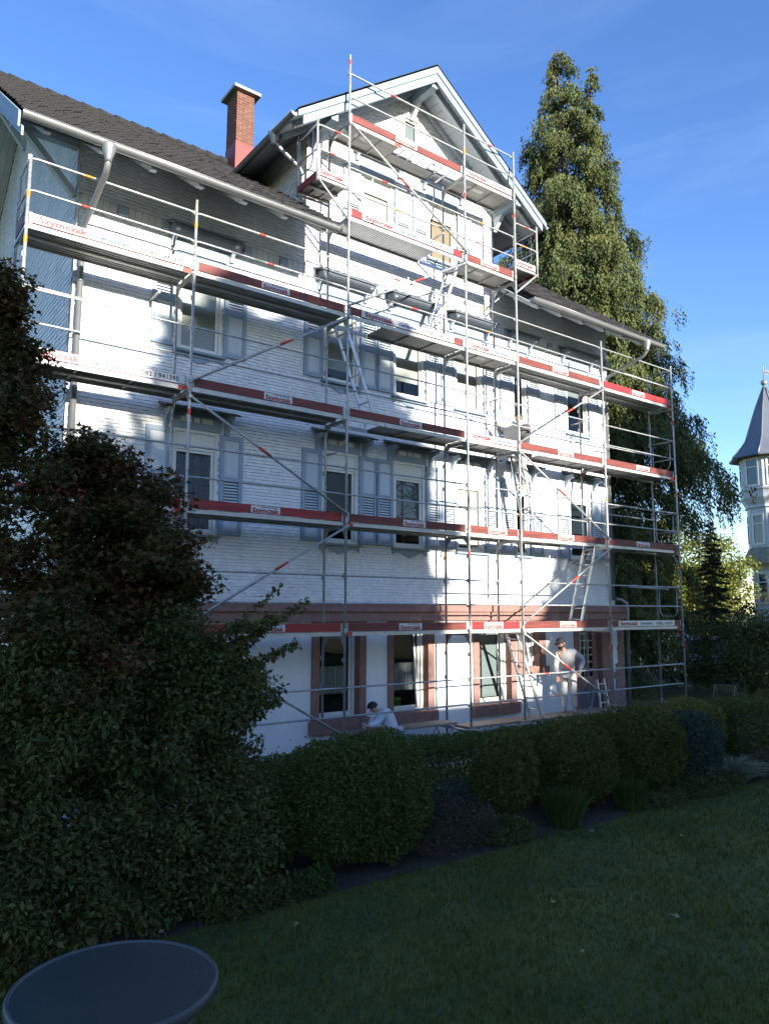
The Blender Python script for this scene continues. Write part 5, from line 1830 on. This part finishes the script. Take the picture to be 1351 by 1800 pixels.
low_plant(61, (-4.75, -4.62, .22), (.62, .38, .24), 9000, .035, 'heather', 'reddish brown heather mound right of the biggest bush')
low_plant(62, (-4.05, -4.85, .12), (.35, .25, .14), 3000, .04, 'shrub', 'low green mound between the heather and the smallest bush')
low_plant(63, (-7.45, -4.92, .10), (.38, .18, .13), 2500, .05, 'shrub', 'pale-edged low plants at the foot of the leafy shrub')
low_plant(64, (-6.8, -4.92, .10), (.28, .16, .12), 1800, .045, 'blade_leaf', 'low leafy plants at the foot of the biggest bush')
low_plant(65, (.15, -4.98, .10), (.75, .22, .13), 4000, .04, 'shrub', 'creeping ground plants in front of the blue-green bush')
low_plant(66, (2.2, -5.0, .16), (.7, .3, .2), 4000, .045, 'heather', 'dull reddish mound at the right end of the bed')
low_plant(67, (-1.1, -4.98, .08), (.5, .18, .10), 2500, .035, 'shrub', 'low dark plants under the browned bush')
low_plant(68, (-4.5, -4.2, .30), (.55, .3, .28), 5000, .045, 'yew_blue', 'grey-green leafy plant between the heather and the long hedge')

# ---------------------------------------------------------------- lawn grass and fallen leaves
def lawn_grass():
    rng = np.random.default_rng(71)
    n = 330000
    # denser towards the viewer's terrace, thinner far off
    r = 3.4 + 16 * rng.random(n) ** 1.9
    az = R(-56) + rng.random(n) * R(108)
    fx, fy = .6007, .7995
    x = -10.72 + r * (np.cos(az) * fx + np.sin(az) * -fy * -1 * .0) 
    dx = np.cos(az) * fx + np.sin(-az) * -fy
    dy = np.cos(az) * fy + np.sin(-az) * fx
    x = -10.72 + r * dx
    y = -11.35 + r * dy
    ok = (y < -5.02 + .05 * np.sin(x * 3.1) + rng.normal(0, .03, n)) & (x > -12)
    x, y, r = x[ok], y[ok], r[ok]
    n = len(x)
    patch = lumps(np.stack([x, y, np.zeros(n)], 1), 72, 1.1)
    clump = np.clip(lumps(np.stack([x, y, np.zeros(n)], 1), 77, 5.0), -.5, 1)
    H = (.028 + .018 * rng.random(n)) * (1 + .30 * patch + .45 * clump) * np.clip(.8 + r / 14, 1, 1.6)
    a = rng.uniform(0, 6.28, n)
    lean = rng.uniform(.1, .9, n)
    D = np.stack([np.cos(a) * lean, np.sin(a) * lean, np.ones(n)], 1)
    S = np.stack([-np.sin(a), np.cos(a), np.zeros(n)], 1)
    w = (.0022 + .0016 * rng.random(n)) * np.clip(r / 5, 1, 3)
    P = np.stack([x, y, np.zeros(n)], 1)
    V = np.stack([P - S * w[:, None], P + S * w[:, None], P + D * H[:, None]], 1).reshape(-1, 3)
    F = np.arange(3 * n).reshape(-1, 3)
    o = place('lawn_grass', np_mesh('lawn_grass', V, F, 'grass'), None, (0, 0, 0))
    tag(o, kind='stuff')
    o['label'] = 'short mown grass of the shaded lawn'
lawn_grass()

for i, (x, y, s, rz, lab) in enumerate([
        (-7.28, -5.55, .085, .3, 'curled pale leaf on the lawn nearest the big bush'), (-5.15, -6.50, .10, 1.2, 'pale leaf on the open lawn right of centre'),
        (-4.55, -7.35, .12, 2.1, 'largest pale fallen leaf, in the lower right of the lawn'), (-3.05, -5.30, .11, .5, 'long pale leaf at the lawn edge below the middle bush'),
        (-2.35, -6.05, .09, 2.8, 'brownish leaf on the lawn below the browned bush'), (-5.75, -7.3, .07, 4.0, 'small leaf in front of the pale leaf right of centre'),
        (-8.25, -5.02, .10, 5.1, 'leaf lying at the foot of the dark left shrub')]):
    me = leaf_mesh('fallen_leaf', np.array([[-s / 2, 0, .0], [0, -s * .3, .012]]), np.array([[1., 0, .15], [.3, 1, .2]]), np.array([[0, .2, 1.], [.3, .2, 1]]), np.array([s, s * .7]), np.array([s * .6, s * .5]), 'fallen', MAPLE_T)
    o = place('fallen_leaf', me, None, (x, y, .045), (0, 0, rz))
    tag(o, lab, 'leaf', 'fallen leaves on the lawn')

# ---------------------------------------------------------------- round garden table, lower left
TC, TR, TZ = (-9.30, -7.12), .52, .72
t = thing('garden_table', 'round grey garden table with dimpled glass top in the lower left corner', 'table', (*TC, 0))
mb = MB()
n = 64
pr = [(TR - .018, -.012), (TR - .018, .004), (TR - .008, .010), (TR + .004, .008), (TR + .010, -.002), (TR + .010, -.038), (TR + .002, -.046), (TR - .014, -.044)]
vs = [(TC[0] + r * math.cos(2 * math.pi * k / n), TC[1] + r * math.sin(2 * math.pi * k / n), TZ + z) for r, z in pr for k in range(n)]
q = len(pr)
mb.add(vs, [(i * n + k, i * n + (k + 1) % n, ((i + 1) % q) * n + (k + 1) % n, ((i + 1) % q) * n + k) for i in range(q) for k in range(n)], 0, True)
mb.build('rim', 'table_rim', t)
tg = bpy.data.materials.new('dimpled_table_glass')
tg.use_nodes = True
nt = tg.node_tree
p = nt.nodes['Principled BSDF']
p.inputs['Base Color'].default_value = (.055, .08, .074, 1)
p.inputs['Roughness'].default_value = .25
p.inputs['Transmission Weight'].default_value = .35
vo = nt.nodes.new('ShaderNodeTexVoronoi')
vo.inputs['Scale'].default_value = 120
tc_ = nt.nodes.new('ShaderNodeTexCoord')
bp_ = nt.nodes.new('ShaderNodeBump')
bp_.inputs['Strength'].default_value = .6
bp_.inputs['Distance'].default_value = .006
nt.links.new(tc_.outputs['Object'], vo.inputs['Vector'])
nt.links.new(vo.outputs['Distance'], bp_.inputs['Height'])
nt.links.new(bp_.outputs['Normal'], p.inputs['Normal'])
M['table_glass'] = tg
MB().lathe((*TC, TZ), [(TR - .019, -.006), (TR - .019, .001)], 64, 0, False).build('glass_top', 'table_glass', t)
for k in range(4):
    a = k * math.pi / 2 + .5
    cx, sx = math.cos(a), math.sin(a)
    MB().pipe([(TC[0] + .50 * cx, TC[1] + .50 * sx, TZ - .03), (TC[0] + .44 * cx, TC[1] + .44 * sx, .42), (TC[0] + .47 * cx, TC[1] + .47 * sx, .006)], .014, 8).build('leg', 'table_rim', t)
    MB().pipe([(TC[0] + .49 * cx, TC[1] + .49 * sx, TZ - .03), (TC[0], TC[1], TZ - .045)], .010, 8).build('brace', 'table_rim', t)

# ---------------------------------------------------------------- right background
def broad_tree(seed, label, loc, H, rad, n, size, m, trunk_h, name='broadleaf_tree', group=None, clumps=70, cat='tree', flat=.8):
    rng = np.random.default_rng(seed)
    tb = MB()
    x, y, z0 = loc
    tb.pipe([(x, y, z0), (x + .05, y, z0 + trunk_h * .6), (x, y + .05, z0 + trunk_h)], [rad * .06 + .05, rad * .05 + .04, rad * .04 + .03], 8)
    for k in range(5):
        a = k * 1.26 + rng.random()
        branching(tb, rng, (x, y, z0 + trunk_h), tuple(Vector((math.cos(a) * .6, math.sin(a) * .6, .8)).normalized()), (H - trunk_h) * .3, rad * .03 + .02, 2)
    cz_ = z0 + trunk_h + (H - trunk_h) * .48
    hz = (H - trunk_h) * .55
    cl = []
    for i in range(clumps):
        d = rdir(rng, 1)[0] * (rng.random() ** .38)
        s = rng.uniform(.16, .32) * rad
        cl.append((x + d[0] * rad * .85, y + d[1] * rad * .85, cz_ + d[2] * hz * .85, s, s, s * flat))
    me = blob_leaves(seed + 1, cl, n, size, m, 'crown', loc, LEAF_T, .12, 1.2 / max(1, rad * .3), .5, .6, 2.2, .6)
    return tree_thing(name, label, cat, loc, me, None, tb, 'bark', group)
broad_tree(81, 'sunlit yellow-green tree behind the dark spruce, left of the turreted house', (24.0, 9.6, 0), 7.6, 3.2, 26000, .15, 'yellow_leaf', 1.2)
broad_tree(82, 'dark green tree between the yellow-green tree and the turreted house', (29.0, 11.5, 0), 5.6, 2.4, 9000, .17, 'shrub', .8)
broad_tree(83, 'dense dark bush mass right of the scaffold, behind the far hedge', (13.3, 1.1, 0), 2.5, 2.2, 16000, .10, 'shrub', .3, 'dark_shrub', 'dark shrubs beyond the hedge', 90, 'shrub')
broad_tree(84, 'dark rounded shrub in front of the foot of the turreted house', (17.2, .6, 0), 2.8, 2.6, 16000, .11, 'box', .3, 'dark_shrub', 'dark shrubs beyond the hedge', 90, 'shrub')
broad_tree(86, 'tall dark foliage behind the weeping conifer', (30.0, 16.5, 0), 7.0, 4.0, 12000, .22, 'shrub', 1.0)

def spruce(seed, label, loc, H, r0, m='spruce', n_t=26, dens=1.0, name='spruce_tree', size=.16, group=None):
    rng = np.random.default_rng(seed)
    x, y, z0 = loc
    tb = MB().pipe([(x, y, z0), (x, y, z0 + H)], [.03 * r0 + .04, .008], 7)
    PP, AA, NN = [], [], []
    for i in range(n_t):
        h = H * (.06 + .93 * (i + rng.normal(0, .45) * (i < n_t * .9)) / n_t)
        L0 = r0 * (1 - h / H) ** .85 + .05
        nbr = 9 if i < n_t * .75 else 6
        for k in range(nbr):
            a = k * 6.283 / nbr + i * 1.1 + rng.normal(0, .12)
            hb = h
            h = hb + rng.normal(0, .40) * H / n_t
            L = L0 * rng.uniform(.5, 1.15)
            m_ = int((10 + L * 42) * dens)
            t = rng.random(m_) ** .7
            lat = rng.normal(0, .09 * L + .02, m_) * (1.1 - t)
            d = np.array([math.cos(a), math.sin(a)])
            PP.append(np.stack([x + d[0] * L * t - d[1] * lat, y + d[1] * L * t + d[0] * lat, z0 + h - .28 * L * t + .12 * L * t ** 3 + rng.normal(0, .02, m_)], 1))
            AA.append(np.stack([d[0] + rng.normal(0, .5, m_), d[1] + rng.normal(0, .5, m_), rng.normal(-.15, .3, m_)], 1))
            NN.append(np.stack([rng.normal(0, .4, m_), rng.normal(0, .4, m_), np.ones(m_)], 1))
            tb.pipe([(x, y, z0 + h), (x + d[0] * L * .9, y + d[1] * L * .9, z0 + h - .2 * L)], [.012, .004], 4)
            h = hb
    P = np.concatenate(PP)
    me = leaf_mesh('crown', P - np.array(loc), np.concatenate(AA), np.concatenate(NN), size * rng.uniform(.7, 1.2, len(P)), size * .32 * rng.uniform(.7, 1.2, len(P)), m)
    return tree_thing(name, label, 'tree', loc, me, None, tb, 'bark', group)
spruce(91, 'small dark spruce with a thin tip in front of the yellow-green tree', (17.6, 4.7, 0), 6.35, 1.35, n_t=44, dens=1.5, size=.13)

# turreted house at the right edge
def turret_house():
    cx, cy = 30.75, 8.5
    t = thing('turret_house', 'grey-white turreted house with a pointed sheet-metal roof and weathervane at the right edge', 'house', (cx, cy, 0))
    nS = 8
    rot = R(12)
    def ring(r, z):
        return [(cx + r * math.cos(rot + 2 * math.pi * k / nS), cy + r * math.sin(rot + 2 * math.pi * k / nS), z) for k in range(nS)]
    def loft(name, prof, m):
        mb = MB()
        vs = [p for r, z in prof for p in ring(r, z)]
        fs = [(i * nS + k, i * nS + (k + 1) % nS, (i + 1) * nS + (k + 1) % nS, (i + 1) * nS + k) for i in range(len(prof) - 1) for k in range(nS)]
        mb.add(vs, fs)
        return mb.build(name, m, t)
    loft('wall', [(1.02, 1.78), (1.20, 1.85), (1.24, 2.95), (1.16, 3.02), (1.16, 5.10), (1.35, 5.40), (1.40, 5.46)], 'tower')
    loft('wall', [(1.30, 6.30), (1.30, 8.42), (1.36, 8.60), (1.58, 9.00), (1.60, 9.46), (1.55, 9.5), (1.55, 11.5)], 'tower')
    loft('skirt_roof', [(1.40, 5.46), (1.72, 5.42), (1.70, 5.52), (1.36, 6.28), (1.30, 6.32)], 'tower_skirt')
    loft('string_course', [(1.22, 2.96), (1.30, 2.98), (1.30, 3.06), (1.17, 3.10)], 'tower')
    loft('string_course', [(1.31, 8.46), (1.42, 8.48), (1.42, 8.56), (1.37, 8.62)], 'tower')
    loft('string_course', [(1.57, 9.40), (1.68, 9.42), (1.68, 9.50), (1.56, 9.54)], 'tower')
    loft('spire', [(1.55, 11.42), (2.06, 11.20), (2.10, 11.26), (1.55, 11.85), (1.18, 12.35), (.55, 14.2), (.07, 15.35)], 'tower_roof')
    loft('plinth', [(.85, 0), (.85, 1.80)], 'sandstone2')
    for k in range(nS):
        a = rot + 2 * math.pi * k / nS
        mb = MB().pipe([(cx + r * math.cos(a), cy + r * math.sin(a), z + .02) for r, z in ((2.09, 11.26), (1.55, 11.85), (1.18, 12.35), (.55, 14.2), (.07, 15.35))], .03, 6)
        mb.build('hip_ridge', 'zinc', t)
    MB().lathe((cx, cy, 15.25), [(.10, 0), (.06, .12), (.06, .18), (.15, .26), (.18, .36), (.15, .46), (.03, .54), (.02, 1.3), (.004, 1.6)], 12).build('finial', 'zinc', t)
    mb = MB()
    mb.box(cx, cx + .60, cy - .01, cy + .01, 16.25, 16.29)
    mb.prism([(cx + .15, cy - .01, 16.10), (cx + .50, cy - .01, 16.15), (cx + .65, cy - .01, 16.46), (cx + .45, cy - .01, 16.40), (cx + .15, cy - .01, 16.46)], (0, .02, 0))
    mb.build('weathervane', 'zinc', t)
    ap = math.cos(math.pi / nS)
    for (z0, z1, r, w) in ((3.30, 5.00, 1.16, .33), (6.45, 8.15, 1.30, .36), (9.62, 11.18, 1.55, .40)):
        hh = z1 - z0
        for k in range(nS):
            a = rot + 2 * math.pi * (k + .5) / nS
            o = Vector((cx + r * ap * math.cos(a), cy + r * ap * math.sin(a), 0))
            nn = Vector((math.cos(a), math.sin(a), 0))
            s = Vector((-math.sin(a), math.cos(a), 0))
            mb = MB()
            for (x0, x1, za, zb) in ((-w, -w + .09, z0, z1), (w - .09, w, z0, z1), (-w + .09, w - .09, z1 - .09, z1), (-w + .09, w - .09, z0, z0 + .09), (-w + .09, w - .09, z0 + hh * .66, z0 + hh * .66 + .06)):
                P = lambda x, d, z: tuple(o + s * x + nn * d + Vector((0, 0, z)))
                mb.add([P(x0, .0, za), P(x1, .0, za), P(x1, .05, za), P(x0, .05, za), P(x0, .0, zb), P(x1, .0, zb), P(x1, .05, zb), P(x0, .05, zb)],
                       [(0, 1, 2, 3), (4, 7, 6, 5), (0, 4, 5, 1), (1, 5, 6, 2), (2, 6, 7, 3), (3, 7, 4, 0)])
            f = mb.build('window', 'white', t)
            P = lambda x, d, z: tuple(o + s * x + nn * d + Vector((0, 0, z)))
            MB().quad(P(-w + .09, .012, z0 + .09), P(w - .09, .012, z0 + .09), P(w - .09, .012, z1 - .09), P(-w + .09, .012, z1 - .09)).build('pane', 'car_glass', f)
    # main block of the house behind the turret
    MB().box(cx + 3, cx + 14, cy - 13, cy - 2, 0, 9.3).build('wall', 'tower', t)
    mb = MB().prism([(cx + 2.6, cy - 13.5, 9.3), (cx + 2.6, cy - 1.6, 9.3), (cx + 2.6, cy - 7.5, 14.2)], (12, 0, 0))
    mb.build('roof', 'tower_roof', t)
turret_house()
for o in COL.objects:
    if o.name == 'turret_house':
        o.location.z -= 0.22

# parked car seen through the gap beside the scaffold
def parked_car():
    c = (17.5, 5.5, 0)
    t = thing('parked_car', 'white parked car glimpsed between the scaffold end and the dark shrubs', 'car', c)
    ang = R(40)
    ca_, sa_ = math.cos(ang), math.sin(ang)
    T = lambda x, y, z: (c[0] + x * ca_ - y * sa_, c[1] + x * sa_ + y * ca_, z)
    side = [(-2.1, .30), (-2.15, .75), (-2.05, .98), (-1.85, 1.08), (-1.45, 1.62), (-1.2, 1.72), (.6, 1.74), (1.0, 1.66), (1.65, 1.08), (2.1, .95), (2.18, .6), (2.1, .30)]
    mb = MB()
    mb.prism([T(x, -.85, z) for x, z in side], tuple(Vector(T(0, 1.7, 0)) - Vector(T(0, 0, 0))))
    mb.build('body', 'car', t)
    mb = MB()
    mb.add([T(-1.90, -.68, 1.10), T(-1.90, .68, 1.10), T(-1.50, .60, 1.60), T(-1.50, -.60, 1.60)], [(0, 3, 2, 1)])
    mb.v = [tuple(Vector(p) + Vector((-.03 * ca_, -.03 * sa_, .0))) for p in mb.v]
    mb.build('rear_window', 'car_glass', t)
    for s in (-1, 1):
        y = s * .856
        MB().add([T(-1.5, y, 1.12), T(1.45, y, 1.12), T(.95, y, 1.58), T(-1.25, y, 1.62)], [(0, 1, 2, 3)]).build('side_window', 'car_glass', t)
        for x in (-1.35, 1.35):
            mb = MB()
            ys = y - s * .14
            ringo = [T(x + .31 * math.cos(2 * math.pi * k / 18), ys, .31 + .31 * math.sin(2 * math.pi * k / 18)) for k in range(18)]
            mb.prism(ringo, tuple(Vector(T(0, s * .16, 0)) - Vector(T(0, 0, 0))))
            w = mb.build('wheel', 'rubber', t)
            ringo = [T(x + .19 * math.cos(2 * math.pi * k / 14), y + s * .022, .31 + .19 * math.sin(2 * math.pi * k / 14)) for k in range(14)]
            MB().add(ringo, [tuple(range(14))]).build('rim', 'zinc', w)
        q = s * .72
        MB().prism([T(-2.165, q - .09, .82), T(-2.165, q + .09, .82), T(-2.10, q + .09, 1.02), T(-2.10, q - .09, 1.02)], tuple(Vector(T(-.02, 0, 0)) - Vector(T(0, 0, 0)))).build('tail_light', 'lamp_red', t)
    MB().prism([T(-2.20, -.86, .38), T(-2.20, .86, .38), T(-2.22, .86, .60), T(-2.22, -.86, .60)], tuple(Vector(T(.1, 0, 0)) - Vector(T(0, 0, 0)))).build('bumper', 'rubber', t)
parked_car()

# A-frame trestle standing in the garden right of the scaffold
t = thing('garden_trestle', 'thin A-shaped timber frame standing in the dark right of the scaffold', 'frame', (10.45, .45, 0))
for s in (-1, 1):
    for v in (.15, .75):
        MB().pipe([(10.45, v, .56), (10.45 + s * .20, v, .006)], .013, 6).build('leg', 'wood', t)
MB().pipe([(10.45, .12, .56), (10.45, .78, .56)], .013, 6).build('bar', 'wood', t)

# ---------------------------------------------------------------- unseen behind the viewer: trees inferred from their shadows, house added for lawn shade
def shade_house():
    x0, x1, y0, y1 = -22.0, 16.0, -44.0, -33.0
    c = ((x0 + x1) / 2, (y0 + y1) / 2, 0)
    t = thing('shade_house', 'unseen long cream house added behind the viewer to shade the lawn', 'house', c)  # added to keep the sun off the garden and lower wall
    MB().box(x0, x1, y0, y1, 0, 6.5).build('wall', 'render_wall', t)
    ym = (y0 + y1) / 2
    MB().prism([(x0 - .5, y0 - .6, 6.4), (x0 - .5, y1 + .6, 6.4), (x0 - .5, ym, 10.7)], (x1 - x0 + 1, 0, 0)).build('roof', 'tile', t)
    for fl in (1.0, 4.0):
        x = x0 + 1.5
        while x < x1 - 2:
            f = MB().box(x, x + 1.1, y1, y1 + .05, fl, fl + 1.5).build('window', 'white', t)
            MB().box(x + .1, x + 1.0, y1 + .05, y1 + .06, fl + .1, fl + 1.4).build('pane', 'car_glass', f)
            x += 3.0
shade_house()
for sd, (lab, x, y, H, rad, n, th) in enumerate((
        ('middle garden tree behind the viewer, opposite the gable', -3.7, -31, 17.2, 3.5, 15000, 7.5),
        ('low wide garden tree behind the viewer, opposite the maple', -9.2, -31, 13.2, 4.6, 14000, 3.5),
        ('smallest garden tree behind the viewer, opposite the side door', 6.3, -31, 14.2, 2.8, 11000, 3.2),
        ('slender garden tree behind the viewer, right of the smallest one', 9.9, -31, 18.0, 3.4, 12000, 5.0),
        ('tall garden tree behind the viewer, opposite the weeping conifer', 14.4, -31, 22.5, 4.6, 16000, 5.0),
        ('tall slim garden tree behind the viewer, opposite the dark shrubs', 17.6, -31, 21.0, 2.8, 12000, 5.0),
        ('tallest garden tree behind the viewer, opposite the turreted house', 32.0, -31, 23.5, 5.0, 15000, 4.0))):
    broad_tree(101 + sd * 3, lab, (x, y, 0), H, rad, n, .60, 'bigtree', th, 'garden_tree', 'garden trees behind the viewer', 130)
